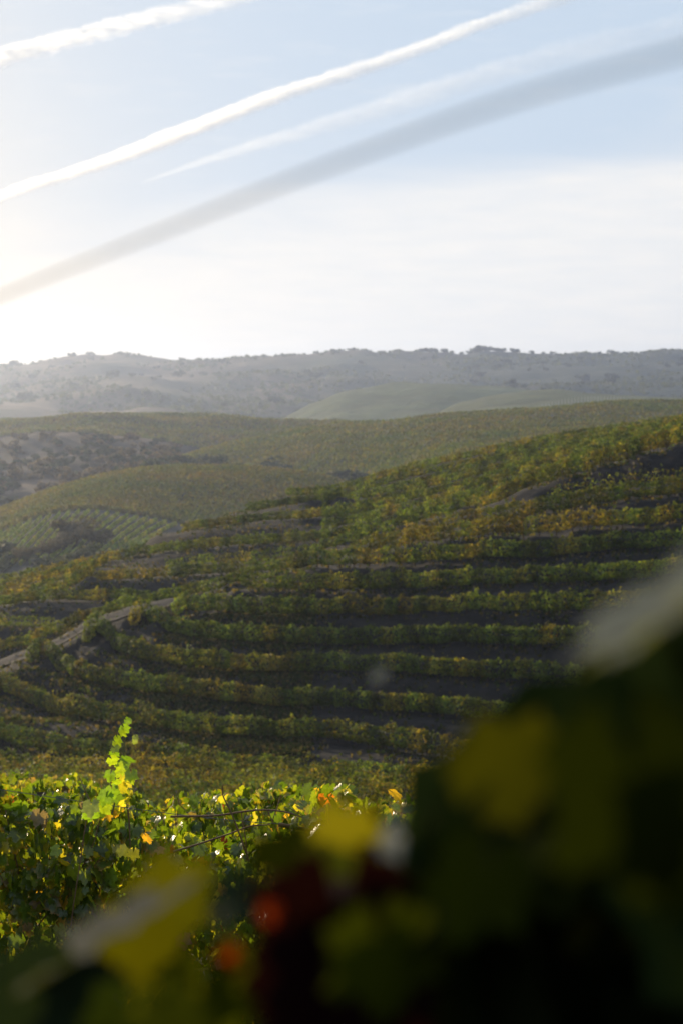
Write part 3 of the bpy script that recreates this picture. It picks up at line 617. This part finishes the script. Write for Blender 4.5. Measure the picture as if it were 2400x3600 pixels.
for i in range(100):
    u = rng.uniform(0, 2400); k = rng.uniform(.1, 2.6); p = far_at(np.array([u]), np.array([k]))[0]; s = rng.choice([5, 7, 9, 13]) * rng.uniform(.8, 1.2)
    side = ('high' if k < 1 else 'halfway up' if k < 1.9 else 'low') + ' on the far hillside, ' + ZN(u); sz = 'large' if s > 10.5 else 'small'
    plant_tree(p - np.array([0, 0, .5]), s, 'dark', 'hillside_tree', sz + ' hazy bush ' + side, 'tree', sz + ' bushes ' + side, .7)
# gully trees between the hills
for i in range(75):
    u = rng.uniform(480, 1330); k = rng.uniform(2.35, 3.3); p = mid_at(np.array([u]), np.array([k]))[0]; sz = rng.uniform(4, 8.5)
    zz = ('tall' if sz > 6.2 else 'low') + ' dark tree in the gully, ' + ('left above the knoll' if u < 760 else 'straight behind the knoll crest' if u < 1040 else 'right of the knoll') + (', upper edge' if k < 2.8 else ', down in the bottom')
    plant_tree(p - np.array([0, 0, .3]), sz, 'dark', 'gully_tree', zz, 'tree', 'gully trees: ' + zz, .8)
for i in range(26):
    u = rng.uniform(950, 1350); k = rng.uniform(2.15, 2.8); p = right_at(np.array([u]), np.array([k]))[0]; sz = rng.uniform(3.5, 6.5)
    zz = ('larger' if sz > 5 else 'smaller') + ' dark tree at the foot of the right slope, ' + ('nearer the knoll' if u < 1150 else 'nearer the terraced crest')
    plant_tree(p - np.array([0, 0, .3]), sz, 'dark', 'gully_tree', zz, 'tree', 'slope foot trees: ' + zz, .8)
# scrub on the brown slope, left
for i in range(290):
    u = rng.uniform(-80, 640); k = rng.uniform(1.05, 3.7); p = mid_at(np.array([u]), np.array([k]))[0]; br = rng.random() < .6; sz = rng.uniform(2.6, 5.6) * (1.2 if k > 2.2 else .9)
    zz = ('big ' if sz > 4.4 else 'small ') + ('dry brown' if br else 'dark green') + ' bush on the scrub slope, ' + ('top' if k < 1.7 else 'upper middle' if k < 2.4 else 'lower middle' if k < 3.1 else 'bottom') + ', ' + ('by the left edge' if u < 160 else 'left part' if u < 400 else 'right part')
    plant_tree(p - np.array([0, 0, .3]), sz, 'brown' if br else 'dark', 'scrub_bush', zz, 'bush', 'scrub: ' + zz, .8)
for (u, k, s, lab) in [(270, 1.74, 10.5, 'large brown bush standing among the straight vine rows'), (235, 1.84, 7, 'smaller brown bush left of the large one in the straight rows'), (325, 1.80, 7.5, 'brown bush on the right side of the large one in the straight rows'), (180, 1.93, 7, 'low brown bush below the straight vine rows'), (90, 1.96, 6, 'brown bush at the lower left of the straight vine rows'), (10, 1.80, 7, 'dark green bush at the left edge beside the straight rows')]:
    p = knoll_at(np.array([float(u)]), np.array([k]))[0]
    plant_tree(p - np.array([0, 0, .4]), s, 'dark' if 'green' in lab else 'thicket', 'bush', lab, 'bush', None, .62)
for i in range(34):
    u = rng.uniform(-60, 430); k = rng.uniform(1.97, 2.35); p = knoll_at(np.array([u]), np.array([k]))[0]; sz = rng.uniform(2.2, 4.5)
    zz = ('larger' if sz > 3.3 else 'smaller') + ' dark bush under the straight vine rows, ' + ('left part' if u < 180 else 'right part')
    plant_tree(p - np.array([0, 0, .3]), sz, 'dark', 'bush', zz, 'bush', zz, .7)
# low scrub on the far hillside that nobody could count
n_s = 16000; u_ = rng.uniform(-400, 2800, n_s); k_ = rng.uniform(0.02, 3.9, n_s); P_ = far_at(u_, k_)
ok_ = fbm(P_[:, 0] * .009, P_[:, 1] * .006, 61, 5) + rng.normal(0, .04, n_s) > .50; P_ = P_[ok_]; m_s = len(P_); P_[:, 2] += rng.uniform(.3, 2.2, m_s)
V, Fq, C = quads(P_, rng.uniform(3, 7.5, m_s), rng.normal(0, .5, (m_s, 3)) + [0, -.5, .6], np.array([[.048, .056, .034]]) * rng.uniform(.8, 1.25, (m_s, 1)))
tag(link('hillside_scrub', np_mesh('hillside_scrub', V, Fq, C), M_far), 'low dark scrub spread over the far hillside', 'scrub', kind='stuff')
# row of pale stakes on the young vineyard
for i in range(26):
    u = 1905 + i * 11.5; d = 815.; v = 1150 + .7653 * (352 - 22 * math.sin(math.pi * min(1, i / 25)))
    p = right_at(np.array([float(u)]), np.array([0.0]))[0]
    top = 3.2 + 2.0 * math.sin(math.pi * i / 25)
    V, Fq = tube([[0, 0, -.5], [0, 0, top * .6], [0, 0, top]], [.13, .12, .12], 5)
    if i == 0: stake_me = np_mesh('stake', V, Fq); stake_me.materials.append(M_stake)
    o = bpy.data.objects.new('vineyard_stake', stake_me); col.objects.link(o); o.location = p; o.scale = (1, 1, top / 3.2)
    tag(o, 'thin pale stake in the line behind the crest of the right hill', 'stake', 'pale stakes on the young vineyard')

# ------------------------------------------------------------------ contrails
def contrail(pts, px, H, density, label, seed, wl=14):
    P = np.array(pts, float); P = smooth_line(P, 900)
    a = pix(P[:, 0], P[:, 1], 1.0); s = H / a[:, 2]; C = a * s[:, None]; dist = s
    wpx = np.interp(P[:, 0], [p[0] for p in px], [p[1] for p in px])
    rad_ = wpx / 2 / F * dist
    T = np.gradient(C, axis=0); T /= np.linalg.norm(T, axis=1, keepdims=True)
    A = np.cross(T, [0, 0, 1.]); A /= np.linalg.norm(A, axis=1, keepdims=True); B = np.cross(A, T)
    n, sd_ = len(C), 20; an = np.linspace(0, 2 * np.pi, sd_, endpoint=False)
    arc = np.r_[0, np.cumsum(np.linalg.norm(np.diff(C, axis=0), axis=1) / rad_[1:])][:, None]; cx_, cy_ = np.cos(an)[None] * 1.6, np.sin(an)[None] * 1.6
    nz_ = .92 + .30 * (fbm(arc * .35 + cx_ + 20, cy_ + 7 + 0 * arc, seed, 5) - .5) * 1.6 + .75 * (fbm(arc * 1.3 + 2 * cx_ + 40, 2.2 * cy_ + 19 + 0 * arc, seed + 5, 4) - .5)
    rr = rad_[:, None] * nz_
    root = None
    m, nn, l = mat('contrail_vapour'); o_ = nn.new('ShaderNodeOutputMaterial'); vs = nn.new('ShaderNodeVolumePrincipled')
    vs.inputs['Color'].default_value = (1, 1, 1, 1); vs.inputs['Density'].default_value = density; vs.inputs['Anisotropy'].default_value = .68
    l.new(vs.outputs[0], o_.inputs['Volume'])
    for q, f in enumerate((1.12, .92, .70)):
        extra = .7 * (fbm(arc * 2.4 + 3 * cx_ + 60 + 13 * q, 3 * cy_ + 29 + 0 * arc, seed + 9 + q, 4) - .5)
        V = C[:, None] + (rr * f + rad_[:, None] * extra)[..., None] * (np.cos(an)[None, :, None] * A[:, None] + np.sin(an)[None, :, None] * B[:, None])
        I = np.arange(n * sd_).reshape(n, sd_); In = np.roll(I, -1, axis=1)
        Fc = np.stack([I[:-1], I[1:], In[1:], In[:-1]], -1).reshape(-1, 4).tolist()
        V = V.reshape(-1, 3); V = np.vstack([V, C[:1], C[-1:]]); c0, c1_ = len(V) - 2, len(V) - 1
        caps = [(c0, (j + 1) % sd_, j) for j in range(sd_)] + [(c1_, (n - 1) * sd_ + j, (n - 1) * sd_ + (j + 1) % sd_) for j in range(sd_)]
        me = bpy.data.meshes.new('contrail'); me.from_pydata(V.tolist(), [], Fc + caps)
        bm = bmesh.new(); bm.from_mesh(me); bmesh.ops.recalc_face_normals(bm, faces=bm.faces); bm.to_mesh(me); bm.free()
        if q == 0: root = link('contrail', me, m); tag(root, label, 'contrail', 'contrails across the sky')
        else: link('core' if q == 2 else 'inner_plume', me, m, root)
def contrail_safe(*a, **k): contrail(*a, **k)

# ------------------------------------------------------------------ foreground vines in focus
LT = [grape_leaf_template(1, s, c) for s, c in ((1, .10), (2, .16), (3, .05), (4, .22), (5, .28), (6, .13))]
LTs = [grape_leaf_template(0, s, c) for s, c in ((11, .12), (12, .2), (13, .06), (14, .3))]
GP = np.array([[.045, .075, .010], [.065, .10, .012], [.10, .13, .014], [.15, .165, .018], [.26, .23, .03], [.34, .20, .03], [.30, .08, .02], [.12, .02, .015], [.12, .09, .06]])
def gpal(n, warm=.2):
    pg = np.array([.30, .31, .21, .11, .03, .004, .002, .003, .02]); pw = np.array([.14, .17, .20, .18, .14, .07, .025, .015, .05]); p = pg * (1 - warm) + pw * warm
    return GP[rng.choice(9, n, p=p / p.sum())] * rng.uniform(.75, 1.2, (n, 1))
def fg_row(d, vt, label, nleaf, lsize, tmpls, u0, u1, hgt=.95, thick=.33, first=False):
    us = np.linspace(u0, u1, 40); v = np.interp(us, [p[0] for p in vt], [p[1] for p in vt])
    topl = pix(us, v, d + 0 * us); zt = topl[:, 2]
    x0 = topl[20]; gz_ = float(terr([x0[0]], [x0[1]])[0])
    root = empty('grapevine_row', (float(x0[0]), float(x0[1]), gz_)); off = np.array(root.location)
    s = rng.random(nleaf); X_ = topl[0, 0] + (topl[-1, 0] - topl[0, 0]) * s; Zt = np.interp(X_, topl[:, 0], zt)
    hN = noise1(X_ * 2.3, int(d * 10)) * .24 + noise1(X_ * 7, int(d * 10) + 1) * .14 - .17
    hh = rng.random(nleaf) ** .85 * hgt
    wd = thick * (.45 + .75 * np.sin(np.pi * np.clip(hh / hgt, .03, .97)) ** .6) * (.7 + .6 * noise1(X_ * 1.9 + hh * 3, int(d * 7)))
    oy = rng.uniform(-1, 1, nleaf); oy = np.sign(oy) * np.abs(oy) ** .6 * wd
    P = np.stack([X_, d + oy, Zt + hN - hh], -1)
    keep = noise2(X_ * 5 + 40, hh * 6 + 40, int(d * 3)) < .93 - .35 * (hh / hgt)
    # hanging blades: tip down, normals outward and up with scatter
    nr_ = np.stack([rng.normal(0, .8, nleaf), np.sign(oy) * .2 + rng.normal(0, .6, nleaf), rng.uniform(-.15, .8, nleaf)], -1)
    up = np.stack([rng.normal(0, .5, nleaf), np.sign(oy) * .4 + rng.normal(0, .3, nleaf), -1 + 0 * X_], -1)
    S = lsize * rng.uniform(.5, 1.35, nleaf)
    wl = .07 + .28 * (noise2(X_ * 1.3 + 9, hh * 2 + 9, int(d * 5)) > .66) + (.06 * (hh > .5 * hgt))
    C = np.where((rng.random(nleaf) < wl)[:, None], gpal(nleaf, .9), gpal(nleaf, .1))
    EC = np.zeros((nleaf, 4)); EC[:, :3] = np.array([[.33, .14, .02]]); EC[:, 3] = (rng.random(nleaf) < .22) * rng.uniform(.3, .9, nleaf)
    P, nr_, up, S, C, EC = P[keep], nr_[keep], up[keep], S[keep], C[keep], EC[keep]
    o = link('foliage', np_mesh('foliage', *leaf_cloud(P - off, S, nr_, C, tmpls, up, EC)), M_near, root)
    # canes through the foliage
    cs = []
    for q in range(int((topl[-1, 0] - topl[0, 0]) * 9)):
        x = rng.uniform(topl[0, 0], topl[-1, 0]); zt_ = np.interp(x, topl[:, 0], zt); y = d + rng.normal(0, thick * .35); hgt_ = rng.uniform(.5, hgt)
        t = np.linspace(0, 1, 8)[:, None]; a = np.array([x, y, zt_ - hgt_]); b = np.array([x + rng.normal(0, .22), y + rng.normal(0, .12), zt_ + rng.uniform(-.15, .12)])
        P_ = a * (1 - t) + b * t; P_[:, 0] += .05 * np.sin(t[:, 0] * 4 + q); cs.append(tube(P_ - off, np.linspace(.0045, .002, 8), 5))
    link('canes', np_mesh('canes', *merge(cs), smooth=True), M_cane, root)['kind'] = 'stuff'
    # trunks with arms
    x = math.floor(topl[0, 0]) + .3
    while x < topl[-1, 0]:
        zt_ = float(np.interp(x, topl[:, 0], zt)); zg = float(terr([x], [d])[0]); t = np.linspace(0, 1, 9)[:, None]
        a = np.array([x, d, zg - .1]); b = np.array([x + .05, d, max(zg + .55, zt_ - hgt)]); P_ = a * (1 - t) + b * t; P_[:, 0] += .03 * np.sin(t[:, 0] * 7 + x); P_[:, 1] += .02 * np.cos(t[:, 0] * 6 + x)
        V1 = tube(P_ - off, np.linspace(.035, .022, 9) * (1 + .15 * np.sin(np.arange(9) * 2.1)), 8)
        V2 = tube(np.array([b, b + [.15, 0, .06], b + [.5, .02, .08]]) - off, [.02, .015, .01], 6); V3 = tube(np.array([b, b + [-.15, 0, .05], b + [-.5, .02, .08]]) - off, [.02, .015, .01], 6)
        link('trunk', np_mesh('trunk', *merge([V1, V2, V3]), smooth=True), M_bark, root); x += 1.1
    tag(root, label, 'grapevine', 'leafy grapevine rows in the foreground')
    return root, off, topl
vtL = {0: [(-300, 2850), (0, 2868), (260, 2872), (420, 2850), (700, 2905), (1000, 2925), (1250, 2890), (2400, 2900)],
       1: [(-300, 2830), (0, 2835), (300, 2838), (600, 2870), (800, 2875), (1000, 2860), (1300, 2870), (2400, 2880)],
       2: [(-300, 2800), (0, 2808), (300, 2815), (600, 2850), (900, 2835), (1100, 2828), (1300, 2850), (2400, 2870)],
       3: [(-300, 2775), (0, 2780), (300, 2792), (500, 2835), (900, 2822), (1100, 2812), (1300, 2840), (2400, 2860)],
       4: [(-300, 2755), (0, 2762), (250, 2768), (400, 2805), (600, 2850)],
       5: [(-300, 2738), (0, 2745), (200, 2748), (330, 2775), (450, 2810)],
       6: [(-300, 2722), (0, 2730), (60, 2712), (200, 2728), (300, 2760)]}
labs = ['nearest leafy grapevine row in focus, bottom left, with the tall upright shoot', 'bright green grapevine row just behind the nearest one', 'third grapevine row back in the bright foreground foliage', 'fourth grapevine row back in the bright foreground foliage', 'fifth grapevine row back, only on the left side', 'sixth grapevine row back, only on the left side', 'hindmost bright grapevine row at the left, against the dull valley vines']
specs = [(6.6, 12500, .068, LT, -420, 2300, 1.2), (8.8, 9000, .078, LT, -420, 2100, .95), (11.4, 7500, .09, LTs, -400, 2000, .9), (14.4, 5000, .11, LTs, -400, 1900, .9), (18, 1900, .125, LTs, -350, 620, .9), (22, 1900, .13, LTs, -350, 470, .9), (27, 1900, .13, LTs, -350, 330, .9)]
roots = []
for k, (d, nl, ls, tm, u0, u1, hg) in enumerate(specs):
    roots.append(fg_row(d, vtL[k], labs[k], nl, ls, tm, u0, u1, hg))
root0, off0, _ = roots[0]
def part(name, V, Fq, m, parent, off, colr=None, smooth=True):
    return link(name, np_mesh(name, V - off, Fq, colr, smooth=smooth), m, parent)
def curve_px(pts, n=24):
    P = np.array([pix(u, v, d) for u, v, d in pts]); return smooth_line(P, n)
# tall upright shoot
SH = curve_px([(395, 2860, 6.6), (408, 2800, 6.6), (418, 2730, 6.6), (432, 2660, 6.6), (440, 2600, 6.6), (446, 2560, 6.6), (452, 2530, 6.6)])
sho = part('shoot', *tube(SH, np.linspace(.0045, .0015, len(SH)), 6), M_green_cane, root0, off0)
SL = [(447, 2533, .035, 0), (456, 2536, .03, 2), (438, 2560, .05, 0), (430, 2572, .05, 1), (415, 2600, .055, 1), (408, 2612, .05, 1), (405, 2632, .05, 1), (402, 2650, .055, 0), (395, 2672, .06, 1), (450, 2668, .075, 0), (440, 2680, .06, 0), (430, 2700, .065, 1), (424, 2718, .05, 1), (462, 2725, .07, 1), (440, 2735, .06, 3), (445, 2752, .06, 3), (428, 2765, .075, 3), (412, 2750, .05, 1), (388, 2725, .06, 0), (395, 2780, .07, 0), (372, 2800, .08, 0), (410, 2800, .07, 0), (476, 2593, .035, 2), (474, 2606, .03, 2), (320, 2835, .09, 2), (320, 2862, .095, 0), (365, 2840, .08, 1), (515, 2945, .065, 5), (470, 3000, .06, 4), (560, 2990, .05, 6), (640, 3070, .07, 4), (430, 2990, .06, 4), (200, 2990, .06, 1)]
SC = np.array([[.10, .17, .02], [.16, .22, .02], [.10, .13, .06], [.30, .27, .03], [.42, .36, .04], [.5, .26, .04], [.2, .1, .06]])
P = np.array([pix(a, b, 6.3 + rng.normal(0, .05)) for a, b, c, d in SL]); n = len(SL)
nr_ = np.stack([rng.normal(-.1, .4, n), -1 + rng.normal(0, .3, n), rng.normal(.1, .4, n)], -1); up = np.stack([rng.normal(0, .6, n), 0 * P[:, 0], -1 + rng.normal(0, .3, n)], -1)
V, Fq, C = leaf_cloud(P - off0, np.array([c * .95 for a, b, c, d in SL]), nr_, SC[[d for a, b, c, d in SL]], LT, up)
link('shoot_leaves', np_mesh('shoot_leaves', V, Fq, C), M_near, root0)
# wire, arching canes, dry twigs, post
W = curve_px([(-300, 2740, 6.5), (0, 2777, 6.5), (260, 2815, 6.5), (500, 2848, 6.5), (700, 2873, 6.5), (950, 2895, 6.5), (1300, 2905, 6.5), (2400, 2900, 6.5)], 40)
part('wire', *tube(W, .0016, 5), M_wire, root0, off0)
for pts, r0 in [([(610, 2995, 6.4), (700, 2968, 6.4), (800, 2935, 6.4), (880, 2906, 6.4), (950, 2900, 6.4)], .0045), ([(600, 2872, 6.4), (760, 2868, 6.4), (850, 2855, 6.4), (930, 2848, 6.4), (1010, 2857, 6.4), (1090, 2885, 6.4), (1150, 2915, 6.4)], .005),
                ([(876, 3030, 6.3), (845, 2940, 6.3), (810, 2850, 6.3), (785, 2800, 6.3), (782, 2763, 6.3)], .0045), ([(782, 2763, 6.3), (800, 2760, 6.3), (822, 2768, 6.3)], .0015), ([(957, 2890, 6.4), (970, 2850, 6.4), (990, 2795, 6.4)], .0025),
                ([(450, 2850, 6.4), (455, 2900, 6.4), (458, 2980, 6.4)], .004), ([(1200, 2920, 6.4), (1100, 2885, 6.4), (1015, 2840, 6.4)], .003), ([(980, 2900, 6.45), (1100, 2918, 6.45), (1250, 2918, 6.45)], .009)]:
    C_ = curve_px(pts, 18); part('cane', *tube(C_, np.linspace(r0, r0 * .6, 18), 6), M_cane, root0, off0)
PO = curve_px([(142, 2790, 9.2), (142, 3050, 9.2), (142, 3400, 9.2)], 6)
r1, o1, _ = roots[1]
part('post', *tube(PO, .035, 10), M_post, r1, o1)

# ------------------------------------------------------------------ blurred vine right in front of the lens
nearroot = empty('near_grapevine', (.55, .9, -1.95)); tag(nearroot, 'out of focus grapevine close to the camera filling the dark lower right', 'grapevine'); offn = np.array(nearroot.location)
def near_leaf(u, v, d, width, nrm, tip, c, k=0, curl=None, label=None):
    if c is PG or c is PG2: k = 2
    TV, TF = LT[k % len(LT)]; p = pix(u, v, d); nrm = np.array([nrm], float); up = np.array([tip], float)
    a, b, cc = frames(nrm, up)
    V = p + width * (TV[:, 0:1] * b + TV[:, 1:2] * a + TV[:, 2:3] * cc * 1.3)
    C = np.repeat(np.array([c], float), len(V), 0)
    o = link('leaf', np_mesh('leaf', V - offn, TF, C, smooth=True), M_blur, nearroot)
    if label: o['label'] = label
    return o
G1, G2, G3 = (.009, .0125, .0006), (.032, .040, .002), (.075, .075, .003); PG = (.12, .13, .115); PG2 = (.04, .045, .038); DG = (.012, .02, .010); RD = (.006, .0014, .002); OR = (.15, .018, .003); GD = (.30, .18, .03)  # near-leaf shade put into dark G1 and RD, leaf sheen into PG and PG2
# (u, v, distance, width m, normal, tip direction, colour)
NL = [(150, 3620, .62, .085, (-.3, -.9, .3), (-1, 0, -.55), DG, 'large dark green leaf at the bottom left with a pale upper edge'),
      (330, 3560, .60, .05, (-.1, -.9, .2), (-1, 0, -.5), DG, None),
      (470, 3290, .66, .045, (.1, -1, .1), (.2, 0, -1), G3, None), (590, 3170, .70, .045, (0, -1, .3), (.7, 0, .6), G3, None),
      (430, 3560, .58, .032, (0, -1, .2), (-.3, 0, -1), (.075, .085, .004), 'yellow green blurred leaf at the bottom edge'), (590, 3590, .56, .035, (.2, -1, 0), (.3, 0, -1), G3, None),
      (740, 3480, .62, .055, (.3, -1, 0), (.1, 0, -1), G2, None), (800, 3340, .60, .010, (0, -1, .1), (.3, 0, -1), OR, 'small orange red blurred leaf'),
      (830, 3400, .62, .007, (0, -1, .1), (0, 0, -1), OR, 'small bright red blurred leaf'), (950, 3205, .54, .008, (0, -1, .1), (0, 0, -1), OR, 'small orange blurred leaf above the dark red one'),
      (850, 3170, .6, .03, (-.3, -.5, .8), (-1, 0, 0), DG, None), (1000, 3060, .6, .04, (0, -1, .1), (1, 0, .3), G1, None),
      (1200, 3270, .56, .078, (.1, -1, .0), (0, 0, -1), RD, 'dark maroon blurred leaf in the middle of the bottom'), (1210, 3500, .55, .08, (0, -1, 0), (0, 0, -1), RD, None),
      (1220, 2970, .6, .036, (0, -1, .3), (-1, 0, .1), (.18, .16, .008), 'bright yellow green blurred leaf'), (1180, 3070, .6, .05, (0, -.5, 1), (-1, 0, 0), (.09, .05, .035), None),
      (1390, 2960, .6, .03, (-.7, -.4, .5), (.4, 0, -1), (.22, .22, .19), 'pale grey blurred leaf catching the light'),  # glossy reflection put into this leaf's pale colour
      (1340, 3340, .52, .045, (.2, -1, 0), (.1, 0, -1), (.02, .026, .001), None), (1500, 3110, .6, .014, (0, -1, 0), (0, 0, -1), GD, None), (1690, 3080, .48, .04, (.1, -1, .1), (-.4, 0, -1), (.004, .007, .001), None),
      (1750, 2720, .5, .040, (-.1, -1, .2), (.7, 0, .9), (.035, .036, .002), 'yellow green blurred leaf left of the big dark one'),
      (2240, 2750, .42, .062, (.05, -1, .1), (.2, 0, -1), G1, 'large dull green blurred leaf at the right edge'), (2420, 2900, .42, .05, (0, -1, 0), (0, 0, -1), G1, None),
      (2330, 2140, .46, .082, (-.50, .05, .85), (1, 0, .60), PG, 'pale grey blurred leaf edge slanting up to the right edge'), (2640, 1930, .44, .08, (-.5, .05, .85), (1, 0, .6), PG, None), (300, 3320, .62, .085, (-.5, .10, .85), (1, 0, .64), PG2, 'narrow grey leaf edge slanting across the bottom left'),  # edge-on leaves whose grey colour stands in for reflected sky
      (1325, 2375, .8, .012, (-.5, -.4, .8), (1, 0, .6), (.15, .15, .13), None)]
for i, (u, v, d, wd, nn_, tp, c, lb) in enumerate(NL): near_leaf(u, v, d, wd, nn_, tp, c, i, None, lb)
# interior of the same vine, its shade put into near-black leaf colours: dense leaves behind, beside and under the ones above
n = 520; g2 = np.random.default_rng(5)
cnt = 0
IU = g2.uniform(1300, 4200, n * 3); IV = g2.uniform(2150, 4600, n * 3); ID = g2.uniform(.55, 1.05, n * 3)  # leaves carried on out of view, added to block sky light
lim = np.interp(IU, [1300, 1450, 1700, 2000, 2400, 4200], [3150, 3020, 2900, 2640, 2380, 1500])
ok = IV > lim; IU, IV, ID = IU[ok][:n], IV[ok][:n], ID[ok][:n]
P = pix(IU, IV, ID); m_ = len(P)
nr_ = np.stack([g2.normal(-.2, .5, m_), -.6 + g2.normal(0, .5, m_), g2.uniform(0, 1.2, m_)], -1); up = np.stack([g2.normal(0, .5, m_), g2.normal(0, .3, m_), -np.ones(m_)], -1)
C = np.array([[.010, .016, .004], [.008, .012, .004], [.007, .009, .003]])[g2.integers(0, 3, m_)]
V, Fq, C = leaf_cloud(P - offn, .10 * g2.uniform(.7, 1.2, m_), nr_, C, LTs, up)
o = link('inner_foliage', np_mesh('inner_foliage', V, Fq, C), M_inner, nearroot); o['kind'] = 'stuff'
for pts, r0 in [([(900, 3800, .8), (1150, 3300, .8), (1350, 2950, .8)], .004)]:
    C_ = curve_px(pts, 14); part('cane', *tube(C_, np.linspace(r0, r0 * .6, 14), 7), M_bark, nearroot, offn)
tk = np.array([[.55, .9, -2.0], [.56, .91, -1.6], [.52, .9, -1.2], [.55, .88, -.8], [.5, .85, -.45]]); tk = smooth_line(tk, 16)
part('trunk', *tube(tk, np.linspace(.04, .02, 16), 9), M_bark, nearroot, offn)
# thin wire crossing close in front of the lens
Wn = np.array([pix(-700, 1330, 1.0), pix(0, 1040, .84), pix(600, 800, .70), pix(1200, 565, .60), pix(1800, 350, .53), pix(2400, 180, .48), pix(3200, -40, .43)])
o = link('trellis_wire', np_mesh('trellis_wire', *tube(smooth_line(Wn, 40), .00095, 8), smooth=True), M_wire)
tag(o, 'thin grey wire close to the lens, blurred into a band across the sky', 'wire')

contrail([(-500, 880), (0, 690), (260, 605), (505, 520), (872, 375), (1100, 295), (1332, 222), (1500, 160), (1714, 77), (1990, -12), (2400, -150)], [(0, 40), (600, 58), (2000, 52)], 3000, .0014, 'sharp white contrail running the length of the sky', 301)
contrail([(-500, 400), (0, 205), (306, 120), (612, 45), (860, -15), (1300, -140)], [(0, 72), (900, 60)], 3600, .0009, 'broad fluffy contrail in the top left corner', 311)
contrail([(500, 640), (800, 540), (1300, 395), (1700, 270), (2100, 165), (2400, 95), (2900, -20)], [(500, 8), (900, 50), (1500, 95), (2400, 110), (2900, 110)], 3300, .00020, 'faint wide contrail just above the blurred wire', 321)

# ------------------------------------------------------------------ haze: one box round camera and land
hz = bpy.data.meshes.new('haze'); x0, x1, y0, y1, z0, z1 = -2500, 2500, -400, 3600, -97, 110
hz.from_pydata([(x0, y0, z0), (x1, y0, z0), (x1, y1, z0), (x0, y1, z0), (x0, y0, z1), (x1, y0, z1), (x1, y1, z1), (x0, y1, z1)], [], [(0, 3, 2, 1), (4, 5, 6, 7), (0, 1, 5, 4), (1, 2, 6, 5), (2, 3, 7, 6), (3, 0, 4, 7)])
m, nn, l = mat('haze_air'); o_ = nn.new('ShaderNodeOutputMaterial'); vs = nn.new('ShaderNodeVolumePrincipled')
vs.inputs['Color'].default_value = (.55, .66, .93, 1); vs.inputs['Density'].default_value = .00017; vs.inputs['Anisotropy'].default_value = .68
l.new(vs.outputs[0], o_.inputs['Volume'])
HAZE = True
if HAZE: link('haze', hz, m)['kind'] = 'stuff'
